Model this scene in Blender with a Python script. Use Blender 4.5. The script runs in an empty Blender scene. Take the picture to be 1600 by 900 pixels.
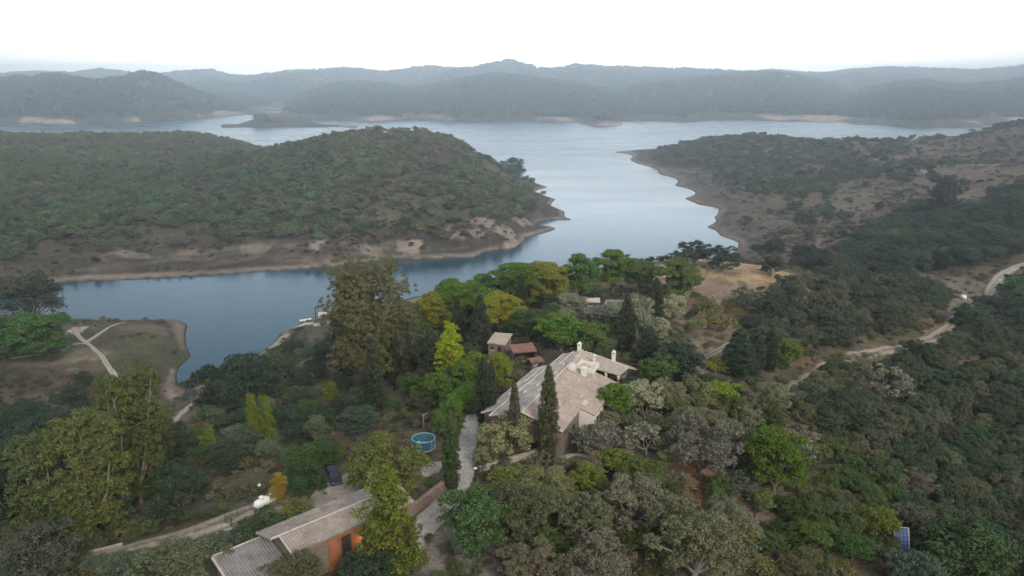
import bpy, math, random
import numpy as np
from mathutils import Vector, Matrix

random.seed(7)
RNG = np.random.default_rng(11)
S = bpy.context.scene
COL = S.collection

# ------------------------------------------------------------------ camera, sky, sun, exposure
F, H, PITCH = 1232.0, 90.0, math.radians(15.2)
CP, SP = math.cos(PITCH), math.sin(PITCH)
cam_d = bpy.data.cameras.new('camera')
cam_d.sensor_width = 36.0
cam_d.lens = 36.0 * F / 1600.0
cam_d.clip_start, cam_d.clip_end = 0.5, 40000
cam = bpy.data.objects.new('camera', cam_d)
cam.location = (0, 0, H)
cam.rotation_euler = (math.radians(90) - PITCH, 0, 0)
COL.objects.link(cam)
S.camera = cam

SUN_EL, SUN_AZ = 32.0, 205.0       # soft evening light from behind the camera, a little to the right
world = bpy.data.worlds.new('World')
S.world = world
world.use_nodes = True
wn, wl = world.node_tree.nodes, world.node_tree.links
wn.clear()
sky = wn.new('ShaderNodeTexSky'); sky.sky_type = 'NISHITA'; sky.sun_disc = False
sky.sun_elevation = math.radians(SUN_EL); sky.sun_rotation = math.radians(155)
sky.air_density = 1.2; sky.dust_density = 2.0
bg1 = wn.new('ShaderNodeBackground'); bg1.inputs[1].default_value = 0.05
wl.new(sky.outputs[0], bg1.inputs[0])
tc = wn.new('ShaderNodeTexCoord'); sep = wn.new('ShaderNodeSeparateXYZ')
wl.new(tc.outputs['Generated'], sep.inputs[0])
ramp = wn.new('ShaderNodeValToRGB')
wl.new(sep.outputs[2], ramp.inputs[0])
cr = ramp.color_ramp
cr.elements[0].position = 0.0; cr.elements[0].color = (1.0, 0.95, 0.91, 1)
cr.elements[1].position = 1.0; cr.elements[1].color = (1.0, 0.96, 0.88, 1)
for p, c in ((0.025, (0.99, 1.0, 1.0, 1)), (0.06, (1.0, 1.0, 0.985, 1)), (0.13, (0.98, 0.99, 1.0, 1)), (0.21, (0.58, 0.70, 0.84, 1)), (0.30, (0.27, 0.385, 0.51, 1)), (0.5, (0.30, 0.41, 0.53, 1)), (0.66, (1.0, 0.96, 0.88, 1))):
    e = cr.elements.new(p); e.color = c
bg2 = wn.new('ShaderNodeBackground'); bg2.inputs[1].default_value = 1.22
# cloud veil is brightest straight ahead and fades to the sides
sidem = wn.new('ShaderNodeMapRange'); sidem.inputs[1].default_value = 0.845; sidem.inputs[2].default_value = 0.985
sidem.inputs[3].default_value = 0.56; sidem.inputs[4].default_value = 1.15
wl.new(sep.outputs[1], sidem.inputs[0])
hor = wn.new('ShaderNodeValToRGB')        # brightness of the veil by height above the horizon (halved; doubled again below)
hr = hor.color_ramp; hr.elements[0].position = 0.0; hr.elements[0].color = (0.85,) * 3 + (1,); hr.elements[1].position = 1.0; hr.elements[1].color = (0.5,) * 3 + (1,)
for p_, v_ in ((0.055, 0.52), (0.085, 0.55), (0.125, 0.95), (0.17, 0.85), (0.25, 0.5)):  # extra-bright band added above the view, unseen, to brighten the far water
    e = hr.elements.new(p_); e.color = (v_, v_, v_, 1)
wl.new(sep.outputs[2], hor.inputs[0]); hm_ = wn.new('ShaderNodeMath'); hm_.operation = 'MULTIPLY'
dbl = wn.new('ShaderNodeMath'); dbl.operation = 'MULTIPLY'; dbl.inputs[1].default_value = 2.0; wl.new(hor.outputs[0], dbl.inputs[0])
wl.new(sidem.outputs[0], hm_.inputs[0]); wl.new(dbl.outputs[0], hm_.inputs[1])
vm = wn.new('ShaderNodeVectorMath'); vm.operation = 'SCALE'
wl.new(ramp.outputs[0], vm.inputs[0]); wl.new(hm_.outputs[0], vm.inputs['Scale'])
wl.new(vm.outputs[0], bg2.inputs[0])
addn = wn.new('ShaderNodeAddShader'); wo = wn.new('ShaderNodeOutputWorld')
wl.new(bg1.outputs[0], addn.inputs[0]); wl.new(bg2.outputs[0], addn.inputs[1]); wl.new(addn.outputs[0], wo.inputs[0])

sun_d = bpy.data.lights.new('sun', 'SUN')
sun_d.energy = 2.2; sun_d.angle = math.radians(16); sun_d.color = (1.0, 0.9, 0.72)
sun = bpy.data.objects.new('sun', sun_d)
_az, _el = math.radians(SUN_AZ), math.radians(SUN_EL)
_d = Vector((-math.sin(_az) * math.cos(_el), math.cos(_az) * math.cos(_el), math.sin(_el)))
sun.rotation_euler = _d.to_track_quat('Z', 'Y').to_euler()
COL.objects.link(sun)

S.view_settings.view_transform = 'Standard'; S.view_settings.look = 'None'
S.view_settings.exposure = 0.32; S.view_settings.gamma = 1.0
try: S.view_settings.use_curve_mapping = False
except Exception: pass
S.render.engine = 'CYCLES'
cy = S.cycles
cy.use_denoising = True
cy.max_bounces = 5; cy.diffuse_bounces = 2; cy.glossy_bounces = 2; cy.transmission_bounces = 2
cy.transparent_max_bounces = 6; cy.volume_bounces = 3; cy.caustics_reflective = False; cy.caustics_refractive = False
cy.use_adaptive_sampling = False

# ------------------------------------------------------------------ camera geometry helpers (used once, to measure the place)
def W(px, py, z=None, Y=None):
    a, b = (px - 800) / F, (450 - py) / F
    dx, dy, dz = a, CP + b * SP, -SP + b * CP
    t = (Y / dy) if Y is not None else (z - H) / dz
    return (dx * t, dy * t, H + dz * t)
def depth_of(x, y, z): return y * CP - (z - H) * SP

# ------------------------------------------------------------------ noise
def _hash(ix, iy, seed):
    h = (ix.astype(np.int64) * 374761393 + iy.astype(np.int64) * 668265263 + seed * 974634777) & 0x7fffffff
    h = ((h ^ (h >> 13)) * 1274126177) & 0x7fffffff
    h = h ^ (h >> 16)
    return (h & 0xffff) / 65535.0
def vnoise(x, y, seed=0):
    x = np.asarray(x, float); y = np.asarray(y, float)
    ix, iy = np.floor(x), np.floor(y); fx, fy = x - ix, y - iy
    fx = fx * fx * (3 - 2 * fx); fy = fy * fy * (3 - 2 * fy)
    a = _hash(ix, iy, seed); b = _hash(ix + 1, iy, seed); c = _hash(ix, iy + 1, seed); d = _hash(ix + 1, iy + 1, seed)
    return (a * (1 - fx) + b * fx) * (1 - fy) + (c * (1 - fx) + d * fx) * fy
def fbm(x, y, scale, oct=4, seed=0):
    s = 0; amp = 1; tot = 0; f = 1.0 / scale
    for i in range(oct):
        s = s + amp * (vnoise(np.asarray(x) * f + 17.3 * i, np.asarray(y) * f - 9.1 * i, seed + i) - 0.5); tot += amp; amp *= 0.5; f *= 2.03
    return s / tot * 2
def sstep(a, b, x):
    t = np.clip((x - a) / (b - a), 0, 1); return t * t * (3 - 2 * t)

# ------------------------------------------------------------------ terrain: near part from surveyed points
P = []
def cz(*pts):
    for px, py, z in pts:
        x, y, _ = W(px, py, z=max(z, 0)); P.append((x, y, z))     # lake-bed points are placed where the water surface is seen
def cy_(*pts):     # crest points: distance known, minus height of the trees on them
    for px, py, Y, t in pts:
        x, y, z = W(px, py, Y=Y); P.append((x, y, z - t))
def cw(*pts):
    for p in pts: P.append(p)
# farmhouse plateau
cz((820,660,32),(900,600,32),(960,620,31.5),(900,680,31.5),(780,640,32),(760,560,32),(860,540,33),(930,500,34),(930,470,34.5),(1000,475,34.5),(1050,470,35),
   (1040,412,38),(1100,409,38.5),(1180,425,37.8),(1250,437,36),(950,430,35),(880,450,33),
   (700,520,28),(650,560,25),(600,600,22),(560,640,22),(620,640,26),(680,700,30.5),(740,700,31),(740,650,31.7),(500,680,24),(440,700,22),(600,700,30),
   (515,742,32),(400,790,32),(560,770,32.5),(300,850,31),(150,880,30),(0,900,25),
   (300,660,8),(350,700,18),(400,640,13),(450,600,12),(500,560,12),(540,530,9),(525,515,6),(450,545,5),(370,600,5),
   (100,800,18),(222,790,20),(150,700,12),(0,760,14),(0,700,10),(100,640,7),(200,620,5),(150,560,5.5),(50,540,6),(0,510,6),(120,510,4),(200,530,4.5),(250,520,3),(240,570,3.5),
   (700,880,31),(700,830,30.8),(660,820,31),(830,760,31),(900,720,31.5),(1000,720,32),(900,880,29),(1000,860,29),(1100,740,30),(1160,810,27.5),(1200,740,29),(1250,680,28),(1300,740,24),
   (1400,700,20),(1405,840,21),(1500,850,14),(1600,880,11),(1600,800,10),(1500,700,13),(1600,700,9),(1600,600,13),(1450,620,19),(1300,600,26),(1260,600,28),(1330,560,27),(1400,548,25),
   (1470,520,23),(1500,490,22),(1545,470,20),(1550,440,20),(1600,415,21),(1600,440,20),(1590,520,15),(1100,640,31),(1150,580,32),(1090,560,33),(1200,520,32),(1130,500,35),(1100,450,37.3),
   (1250,470,34),(1350,460,30),(1350,500,29.5),(1320,430,30),(1400,440,26),(1480,440,23))
cw((-80,45,24),(0,40,31),(80,45,17),(-150,60,14),(150,60,8),(0,0,30),(-300,0,10),(300,0,10),(0,-200,25),(-160,120,5),(-220,160,6),(200,150,6),(300,250,16),(260,180,8),
   (20,260,24),(60,265,24),(-10,235,25),(110,270,20),(90,300,8),(40,300,4),(10,290,4))
# near shoreline (z=0) and lake bed beside it
cz((290,625,0),(330,590,0),(400,555,0),(440,520,0),(480,501,0),(512,492,0),(600,476,0),(660,462,0),
   (290,525,0),(296,560,0),(280,600,0),(284,622,0),(270,499.5,0),(200,499,0),(120,497,0),(60,491,0),(0,488,0),(293,508,0),
   (322,560,-4),(310,580,-3),(380,520,-7),(420,500,-7),(300,480,-7),(200,465,-7),(100,468,-6),(20,472,-5),(500,465,-7),(600,440,-7),(700,430,-7),(560,450,-8),(740,425,-8),(800,425,-8))
cw((-20,300,0),(20,315,0),(60,325,0),(95,330,0),(-20,325,-7),(20,345,-7),(60,360,-7),(85,385,-5),(0,400,-9),(50,430,-9),(20,480,-9),(80,500,-9))
# peninsula
cz((0,455,0),(80,442,0),(200,437,0),(300,431,0),(400,425,0),(500,417.5,0),(560,412,0),(620,404,0),(700,403,0),(740,402,0),(800,388,0),(822,372,0),(860,355,0),(893,343,0),(882,331,0),(861,321,0),
   (868,311,0),(855,292,0),(835,272,0),(50,458,-4),(200,448,-5),(400,436,-5),(560,423,-5),(700,413,-6),(830,390,-6),(900,355,-6),(915,340,-7),(890,315,-6),(880,290,-6),(870,265,-7),
   (100,400,8),(300,400,6.5),(500,388,7),(650,372,8),(760,352,8.5),(830,340,4),(830,318,8),(815,290,10),(0,400,10),
   (600,330,14),(600,290,22),(600,250,33),(740,300,16),(740,260,26),(680,230,40),(450,330,13),(450,290,21),(480,250,31),
   (200,330,12),(200,290,20),(200,250,24),(0,330,14),(0,290,22),(0,250,28),(330,260,25),(100,250,25))
cy_((640,196,640,4),(560,205,630,4),(500,214,610,4),(700,212,640,4),(760,236,650,4),(800,262,655,4),(450,226,640,4),
    (420,240,720,3),(385,228,750,5),(350,215,780,6),(270,203,800,5),(200,208,800,6),(110,208,800,6),(50,199,760,6),(0,196,740,6))
cw((-85,790,0),(-50,800,-6),(-20,740,-6),(0,700,-7),(-140,820,0),(-200,860,-2),(-330,960,0),(-450,960,0),(-560,940,2),(-250,980,-7),(-400,1060,-8),(-600,1080,-6),(-100,900,-8),(-700,700,30),(-700,500,25),(-650,900,10),(-500,300,12),(-600,400,-3))
cw((0,600,-9),(60,700,-9),(100,900,-10),(0,1000,-10),(200,1050,-10))
# right-hand hills
cz((960,238,0),(985,248,0),(1005,258,0),(1030,272,0),(1055,290,0),(1070,310,0),(1092,320,0),(1122,325,0),(1116,340,0),(1105,355,0),(1125,368,0),(1152,378,0),
   (950,250,-5),(980,262,-6),(1010,280,-6),(1035,300,-7),(1050,325,-7),(1080,340,-7),(1075,360,-7),(1090,375,-5),(1110,384,-4),
   (1200,400,10),(1300,400,14),(1400,410,17),(1500,400,20),(1600,380,24),(1500,360,21),(1400,360,15),(1300,350,13),(1200,352,6),(1250,372,9),(1600,330,31),(1500,300,24),(1400,300,19),(1300,300,15),
   (1200,310,9),(1150,330,3.5),(1300,270,17),(1400,265,22),(1500,260,28),(1600,260,36),(1150,270,10),(1220,280,12),(1100,280,4),(1090,255,7),(1180,240,17))
cy_((1600,191,750,0),(1540,202,760,0),(1470,215,780,0),(1380,225,800,1),(1300,224,790,1),(1240,216,800,1),(1190,206,820,2),(1160,207,830,2),(1120,214,850,2),(1060,228,880,2),(1000,237,930,0))
cw((180,990,0),(260,980,0),(330,980,0),(420,990,0),(500,1000,0),(600,1010,2),(300,1060,-8),(500,1080,-8),(200,1060,-9),(700,1050,8),(750,800,50),(700,600,45),(500,400,25),(450,300,24),(800,1000,30))
P = np.array(P)
cx, cyy, czz = P[:, 0], P[:, 1], P[:, 2]
def rbf_solve():
    n = len(P)
    d = np.sqrt((cx[:, None] - cx) ** 2 + (cyy[:, None] - cyy) ** 2 + 4.0)
    A = np.zeros((n + 3, n + 3)); A[:n, :n] = -d - np.eye(n) * 0.4
    A[:n, n] = 1; A[:n, n + 1] = cx / 500; A[:n, n + 2] = cyy / 500; A[n:, :n] = A[:n, n:].T
    return np.linalg.solve(A, np.concatenate([czz, [0, 0, 0]]))
SOL = rbf_solve()
GX0, GX1, GY0, GY1, GS = -800.0, 900.0, -260.0, 1160.0, 3.0
gxs = np.arange(GX0, GX1 + 1, GS); gys = np.arange(GY0, GY1 + 1, GS)
GRID = np.zeros((len(gys), len(gxs)))
for j, yy in enumerate(gys):
    d = np.sqrt((gxs[:, None] - cx) ** 2 + (yy - cyy) ** 2 + 4.0)
    GRID[j] = -d @ SOL[:-3] + SOL[-3] + SOL[-2] * gxs / 500 + SOL[-1] * yy / 500

# far ridges: crest line given by bearing, each at its own distance
def knots(pts): a = np.array(pts, float); return a[:, 0], a[:, 1]
RIDGES = [  # (distance of crest, crest (px,py), shore py by px or None, back falloff, roughness seed)
 (2000, [(-400,120),(0,119),(50,116),(90,113),(120,119),(150,124),(185,121),(228,109),(265,121),(300,136),(340,152),(385,167),(412,178)], [(-400,195),(0,193),(160,193),(250,187),(330,181),(380,177),(412,176)], 500, 3),
 (1480, [(352,197.5),(372,188),(400,181),(430,179),(470,183),(500,190),(540,198)], [(352,198),(400,197.5),(470,196),(540,194)], 120, 5),
 (2300, [(405,176),(430,163),(460,150),(490,138),(520,129),(560,125),(600,129),(640,136),(690,128),(740,118),(780,114),(830,119),(880,124),(930,133),(980,143),(1030,158),(1080,175),(1150,192)],
        [(405,182),(450,188),(560,188),(700,189),(850,189),(950,190),(1150,188)], 600, 7),
 (2700, [(900,170),(960,140),(1000,124),(1080,120),(1140,116),(1200,112),(1240,116),(1280,124),(1330,140),(1380,158),(1450,180)], [(900,189),(1100,189),(1150,188),(1300,190),(1450,190)], 700, 13),
 (3200, [(560,150),(640,124),(700,109),(745,105),(770,101),(790,99),(815,102),(840,108),(865,107),(900,99),(940,103),(1000,104),(1080,107),(1160,112),(1230,113),(1300,124),(1400,150)], None, 900, 9),
 (2400, [(1180,192),(1250,168),(1310,150),(1350,138),(1400,126),(1450,124),(1500,131),(1560,127),(1600,120),(1800,112),(2200,110)], [(1180,188),(1300,191),(1400,196),(1450,201),(1500,200),(1600,192),(2200,192)], 600, 17),
 (3900, [(1150,118),(1200,108),(1250,112),(1290,113),(1330,108),(1390,104),(1450,108),(1520,110),(1600,102),(1800,106),(2200,108)], None, 1200, 19),
 (3800, [(-400,116),(0,116),(50,112),(110,114),(160,108),(190,110),(230,117),(265,114),(330,109),(375,120),(400,118),(450,109),(500,108),(540,106),(600,112),(650,107),(700,106),(800,112),(900,118)], None, 1200, 23),
 (3000, [(-400,135),(100,135),(250,135),(380,138),(440,150),(520,150),(600,150)], None, 500, 29),
 (4600, [(-800,117),(0,116),(150,119),(300,117),(600,118),(900,119),(1100,116),(1300,119),(1600,117),(2400,117)], None, 1500, 31),
]
def y_of_shore(py):   # ground distance at which water is seen at row py
    b = (450 - py) / F
    return H * (CP + b * SP) / (SP - b * CP)
def smooth_interp(px, xs, ys):
    return (np.interp(px - 7, xs, ys) + np.interp(px, xs, ys) * 2 + np.interp(px + 7, xs, ys)) / 4
def far_height(x, y):
    yy = np.maximum(y, 50.0)
    px = 800 + (x / yy) * (F * CP + 325 * SP)
    out = np.full(x.shape, -12.0)
    for D, crest, shore, back, sd in RIDGES:
        xs, ys = knots(crest)
        Dv = D * (1 + 0.06 * fbm(px, px * 0, 160, 3, sd))
        pyc = smooth_interp(px, xs, ys)
        b = (450 - pyc) / F
        zc = H + Dv * (-SP + b * CP) / (CP + b * SP) - 3.5 - 2.5 * (D > 1800) - 2.5 * (D > 2800)
        if shore:
            sx, sy = knots(shore); Ys = y_of_shore(smooth_interp(px, sx, sy))
            Ys = Ys * (1 + 0.035 * fbm(px, px * 0 + 5, 45, 4, sd + 3))
            Ys = np.minimum(Ys, Dv - 60)
        else:
            Ys = Dv * 0.62
        s = (yy - Ys) / (Dv - Ys)
        n1 = fbm(x, y, 420, 5, sd); n2 = fbm(x, y, 110, 4, sd + 7)
        front = np.clip(s, -0.5, 1)
        prof = np.where(front > 0, np.sin(np.clip(front, 0, 1) * math.pi / 2) ** 0.85 * 0.9 + 0.1 * front, front * 0.6)
        h = np.where(prof > 0, zc * prof, prof * 40)
        mid = np.clip(4 * front * (1 - front), 0, 1)
        h = h + mid * (n1 * 0.34 + n2 * 0.13) * np.maximum(zc, 10)
        h = np.where((front > 0) & (s <= 1), np.maximum(h, np.minimum(front * 60, 2.0)), h)
        back_h = zc - (yy - Dv) / back * np.maximum(zc + 12, 25) + n2 * 6 * np.clip((yy - Dv) / 100, 0, 1)
        h = np.where(s > 1, back_h, h)
        inside = (px > xs[0] - 15) & (px < xs[-1] + 15)
        h = np.where(inside, h, -12.0)
        out = np.maximum(out, h)
    # small island in the far lake
    ix, iy, _ = W(938, 193, z=0)
    r = np.sqrt(((x - ix) / 42) ** 2 + ((y - iy) / 75) ** 2)
    out = np.maximum(out, 11 * (1 - r ** 1.6) + 2 * fbm(x, y, 30, 3, 41) * (r < 1))
    return out
def near_height(x, y):
    fx = np.clip((x - GX0) / GS, 0, len(gxs) - 1.001); fy = np.clip((y - GY0) / GS, 0, len(gys) - 1.001)
    ix, iy = fx.astype(int), fy.astype(int); u, v = fx - ix, fy - iy
    z = (GRID[iy, ix] * (1 - u) + GRID[iy, ix + 1] * u) * (1 - v) + (GRID[iy + 1, ix] * (1 - u) + GRID[iy + 1, ix + 1] * u) * v
    far = sstep(260, 420, y)
    z = z + fbm(x, y, 26, 4, 101) * (0.55 * sstep(0.3, 6, np.abs(z)) + 0.06)
    g = fbm(x, y, 75, 4, 103)
    z = z + far * sstep(0.4, 8, z) * (g * (7.5 + 3.0 * sstep(120, 220, x)) - 2.4 * np.abs(fbm(x, y, 30, 4, 107)))
    return z
def ground(x, y):
    x = np.asarray(x, float); y = np.asarray(y, float); sh = np.broadcast(x, y).shape
    x = np.broadcast_to(x, sh).ravel(); y = np.broadcast_to(y, sh).ravel()
    zn = near_height(x, y); zf = far_height(x, y)
    w = 1 - sstep(1000, 1120, y)
    side = sstep(700, 850, np.abs(x - 40)) * (y < 1120)
    zn = zn * (1 - side) + side * np.clip(zn, 5, 60)
    z = np.where(y > 1000, np.maximum(zn * w + (-12) * (1 - w), zf), zn)
    return z.reshape(sh)
def gz(x, y): return float(ground(np.array([x]), np.array([y]))[0])
def hit(px, py):
    """the point of the ground seen at a pixel of the survey photograph"""
    a, b = (px - 800) / F, (450 - py) / F
    d = np.array([a, CP + b * SP, -SP + b * CP])
    t = np.concatenate([np.linspace(50, 420, 500), np.geomspace(421, 5200, 500)])
    xs, ys, zs = d[0] * t, d[1] * t, H + d[2] * t
    g = np.maximum(ground(xs, ys), 0)
    k = np.argmax(zs < g)
    if not (zs < g).any(): k = len(t) - 1
    k = max(k, 1)
    f0, f1 = zs[k - 1] - g[k - 1], zs[k] - g[k]
    w = f0 / (f0 - f1) if f0 != f1 else 0
    tt = t[k - 1] + (t[k] - t[k - 1]) * w
    x, y = d[0] * tt, d[1] * tt
    return Vector((x, y, gz(x, y)))
def scale_at(p): return F / depth_of(p[0], p[1], p[2])       # survey pixels per metre

# ------------------------------------------------------------------ materials
def new_mat(name):
    m = bpy.data.materials.new(name); m.use_nodes = True
    nt = m.node_tree; nt.nodes.clear()
    out = nt.nodes.new('ShaderNodeOutputMaterial'); b = nt.nodes.new('ShaderNodeBsdfPrincipled')
    nt.links.new(b.outputs[0], out.inputs[0])
    return m, nt, b
def N(nt, t, **kw):
    n = nt.nodes.new(t)
    for k, v in kw.items():
        if hasattr(n, k): setattr(n, k, v)
        else: n.inputs[k].default_value = v
    return n
def mixc(nt, fac, a, b, mode='MIX'):
    m = nt.nodes.new('ShaderNodeMix'); m.data_type = 'RGBA'; m.blend_type = mode
    for s, v in ((m.inputs[0], fac), (m.inputs[6], a), (m.inputs[7], b)):
        if hasattr(v, 'links') or isinstance(v, bpy.types.NodeSocket): nt.links.new(v, s)
        else: s.default_value = v if not isinstance(v, tuple) or len(v) == 4 else (*v, 1)
    return m.outputs[2]
def plain(name, col, rough=0.8, var=0.25, scale=3.0, metal=0.0, col2=None, bump=0.0, spec=0.3, distort=0.0):
    """a procedural surface: two tones broken up by noise at two scales"""
    m, nt, b = new_mat(name)
    tcn = N(nt, 'ShaderNodeTexCoord')
    n1 = N(nt, 'ShaderNodeTexNoise', Scale=scale, Detail=6.0, Roughness=0.65, Distortion=distort); nt.links.new(tcn.outputs['Object'], n1.inputs[0])
    r = N(nt, 'ShaderNodeMapRange'); nt.links.new(n1.outputs[0], r.inputs[0]); r.inputs[1].default_value = 0.3; r.inputs[2].default_value = 0.7
    c2 = col2 or tuple(v * (1 - var) for v in col); c1 = tuple(min(v * (1 + var * 0.5), 0.9) for v in col)
    o = mixc(nt, r.outputs[0], c2, c1)
    n2 = N(nt, 'ShaderNodeTexNoise', Scale=scale * 7, Detail=3.0); nt.links.new(tcn.outputs['Object'], n2.inputs[0])
    r2 = N(nt, 'ShaderNodeMapRange'); nt.links.new(n2.outputs[0], r2.inputs[0]); r2.inputs[3].default_value = 1 - var; r2.inputs[4].default_value = 1 + var * 0.6
    o = mixc(nt, 1.0, o, r2.outputs[0], 'MULTIPLY')
    nt.links.new(o, b.inputs['Base Color'])
    b.inputs['Roughness'].default_value = rough; b.inputs['Metallic'].default_value = metal
    b.inputs['Specular IOR Level'].default_value = spec
    if bump:
        bp = N(nt, 'ShaderNodeBump'); bp.inputs['Strength'].default_value = bump; bp.inputs['Distance'].default_value = 0.05
        nt.links.new(n2.outputs[0], bp.inputs['Height']); nt.links.new(bp.outputs[0], b.inputs['Normal'])
    return m

def ground_material():
    m, nt, b = new_mat('ground')
    at = N(nt, 'ShaderNodeAttribute'); at.attribute_name = 'tone'
    tcn = N(nt, 'ShaderNodeTexCoord')
    o = at.outputs['Color']
    for sc, lo, hi in ((0.035, 0.78, 1.2), (0.22, 0.72, 1.25), (1.4, 0.6, 1.35), (6.0, 0.72, 1.2)):
        n = N(nt, 'ShaderNodeTexNoise', Scale=sc, Detail=4.0, Roughness=0.6); nt.links.new(tcn.outputs['Object'], n.inputs[0])
        r = N(nt, 'ShaderNodeMapRange'); nt.links.new(n.outputs[0], r.inputs[0]); r.inputs[1].default_value = 0.3; r.inputs[2].default_value = 0.7
        r.inputs[3].default_value = lo; r.inputs[4].default_value = hi
        o = mixc(nt, 1.0, o, r.outputs[0], 'MULTIPLY')
    # patches of low herbs
    n = N(nt, 'ShaderNodeTexNoise', Scale=0.5, Detail=6.0, Roughness=0.7); nt.links.new(tcn.outputs['Object'], n.inputs[0])
    r = N(nt, 'ShaderNodeMapRange'); nt.links.new(n.outputs[0], r.inputs[0]); r.inputs[1].default_value = 0.55; r.inputs[2].default_value = 0.66
    mul = N(nt, 'ShaderNodeMath', operation='MULTIPLY'); nt.links.new(r.outputs[0], mul.inputs[0]); nt.links.new(at.outputs['Alpha'], mul.inputs[1])
    o = mixc(nt, mul.outputs[0], o, (0.055, 0.065, 0.035, 1))
    nt.links.new(o, b.inputs['Base Color']); b.inputs['Roughness'].default_value = 0.95; b.inputs['Specular IOR Level'].default_value = 0.1
    bp = N(nt, 'ShaderNodeBump'); bp.inputs['Strength'].default_value = 0.6; bp.inputs['Distance'].default_value = 0.3
    nb = N(nt, 'ShaderNodeTexNoise', Scale=1.8, Detail=6.0); nt.links.new(tcn.outputs['Object'], nb.inputs[0])
    nt.links.new(nb.outputs[0], bp.inputs['Height']); nt.links.new(bp.outputs[0], b.inputs['Normal'])
    return m

def water_material():
    m, nt, b = new_mat('lake_water')
    b.inputs['Base Color'].default_value = (0.014, 0.042, 0.062, 1)
    b.inputs['Roughness'].default_value = 0.10; b.inputs['IOR'].default_value = 1.33
    tcn = N(nt, 'ShaderNodeTexCoord')
    h = None
    mp = N(nt, 'ShaderNodeMapping'); mp.inputs['Scale'].default_value = (0.6, 1.0, 1.0); nt.links.new(tcn.outputs['Object'], mp.inputs[0])
    prev = None
    for sc, st, dist in ((0.9, 0.22, 0.12), (0.14, 0.14, 0.4)):
        n = N(nt, 'ShaderNodeTexNoise', Scale=sc, Detail=4.0, Roughness=0.55); nt.links.new(mp.outputs[0], n.inputs[0])
        bp = N(nt, 'ShaderNodeBump'); bp.inputs['Strength'].default_value = st; bp.inputs['Distance'].default_value = dist
        nt.links.new(n.outputs[0], bp.inputs['Height'])
        if prev: nt.links.new(prev, bp.inputs['Normal'])
        prev = bp.outputs[0]
    nt.links.new(prev, b.inputs['Normal'])
    # wind lanes: rougher and calmer streaks
    mp2 = N(nt, 'ShaderNodeMapping'); mp2.inputs['Scale'].default_value = (0.006, 0.022, 1.0); nt.links.new(tcn.outputs['Object'], mp2.inputs[0])
    n = N(nt, 'ShaderNodeTexNoise', Scale=1.0, Detail=5.0, Roughness=0.6); nt.links.new(mp2.outputs[0], n.inputs[0])
    r = N(nt, 'ShaderNodeMapRange'); nt.links.new(n.outputs[0], r.inputs[0]); r.inputs[1].default_value = 0.35; r.inputs[2].default_value = 0.7
    r.inputs[3].default_value = 0.13; r.inputs[4].default_value = 0.18; 
    sp = N(nt, 'ShaderNodeSeparateXYZ'); nt.links.new(tcn.outputs['Object'], sp.inputs[0])       # open water is more ruffled than the sheltered arm
    ro = N(nt, 'ShaderNodeMapRange'); nt.links.new(sp.outputs[1], ro.inputs[0]); ro.inputs[1].default_value = 380; ro.inputs[2].default_value = 900; ro.inputs[3].default_value = 0.0; ro.inputs[4].default_value = 0.12
    ra_ = N(nt, 'ShaderNodeMath', operation='ADD'); nt.links.new(r.outputs[0], ra_.inputs[0]); nt.links.new(ro.outputs[0], ra_.inputs[1]); nt.links.new(ra_.outputs[0], b.inputs['Roughness'])
    return m

# ------------------------------------------------------------------ object helpers
def link(name, me, parent=None, mats=()):
    o = bpy.data.objects.new(name, me); COL.objects.link(o)
    if parent is not None: o.parent = parent
    for m in mats: me.materials.append(m)
    return o
def tag(o, label=None, cat=None, group=None, kind=None):
    for k, v in (('label', label), ('category', cat), ('group', group), ('kind', kind)):
        if v: o[k] = v
    return o
def empty(name, loc, rz=0.0, label=None, cat=None, group=None, scale=None):
    o = bpy.data.objects.new(name, None); o.empty_display_size = 0.5; COL.objects.link(o)
    o.location = loc; o.rotation_euler = (0, 0, rz)
    if scale is not None: o.scale = scale
    return tag(o, label, cat, group)
def mesh_np(name, verts, faces4, smooth=False):
    """fast mesh from numpy arrays of quads (n,4) or triangles (n,3)"""
    me = bpy.data.meshes.new(name); verts = np.asarray(verts, np.float32); k = faces4.shape[1]
    me.vertices.add(len(verts)); me.vertices.foreach_set('co', verts.ravel())
    me.loops.add(faces4.size); me.loops.foreach_set('vertex_index', faces4.astype(np.int32).ravel())
    me.polygons.add(len(faces4)); me.polygons.foreach_set('loop_start', np.arange(0, faces4.size, k, dtype=np.int32))
    try: me.polygons.foreach_set('loop_total', np.full(len(faces4), k, dtype=np.int32))
    except Exception: pass
    if smooth: me.polygons.foreach_set('use_smooth', np.ones(len(faces4), bool))
    me.update(calc_edges=True); return me

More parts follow.
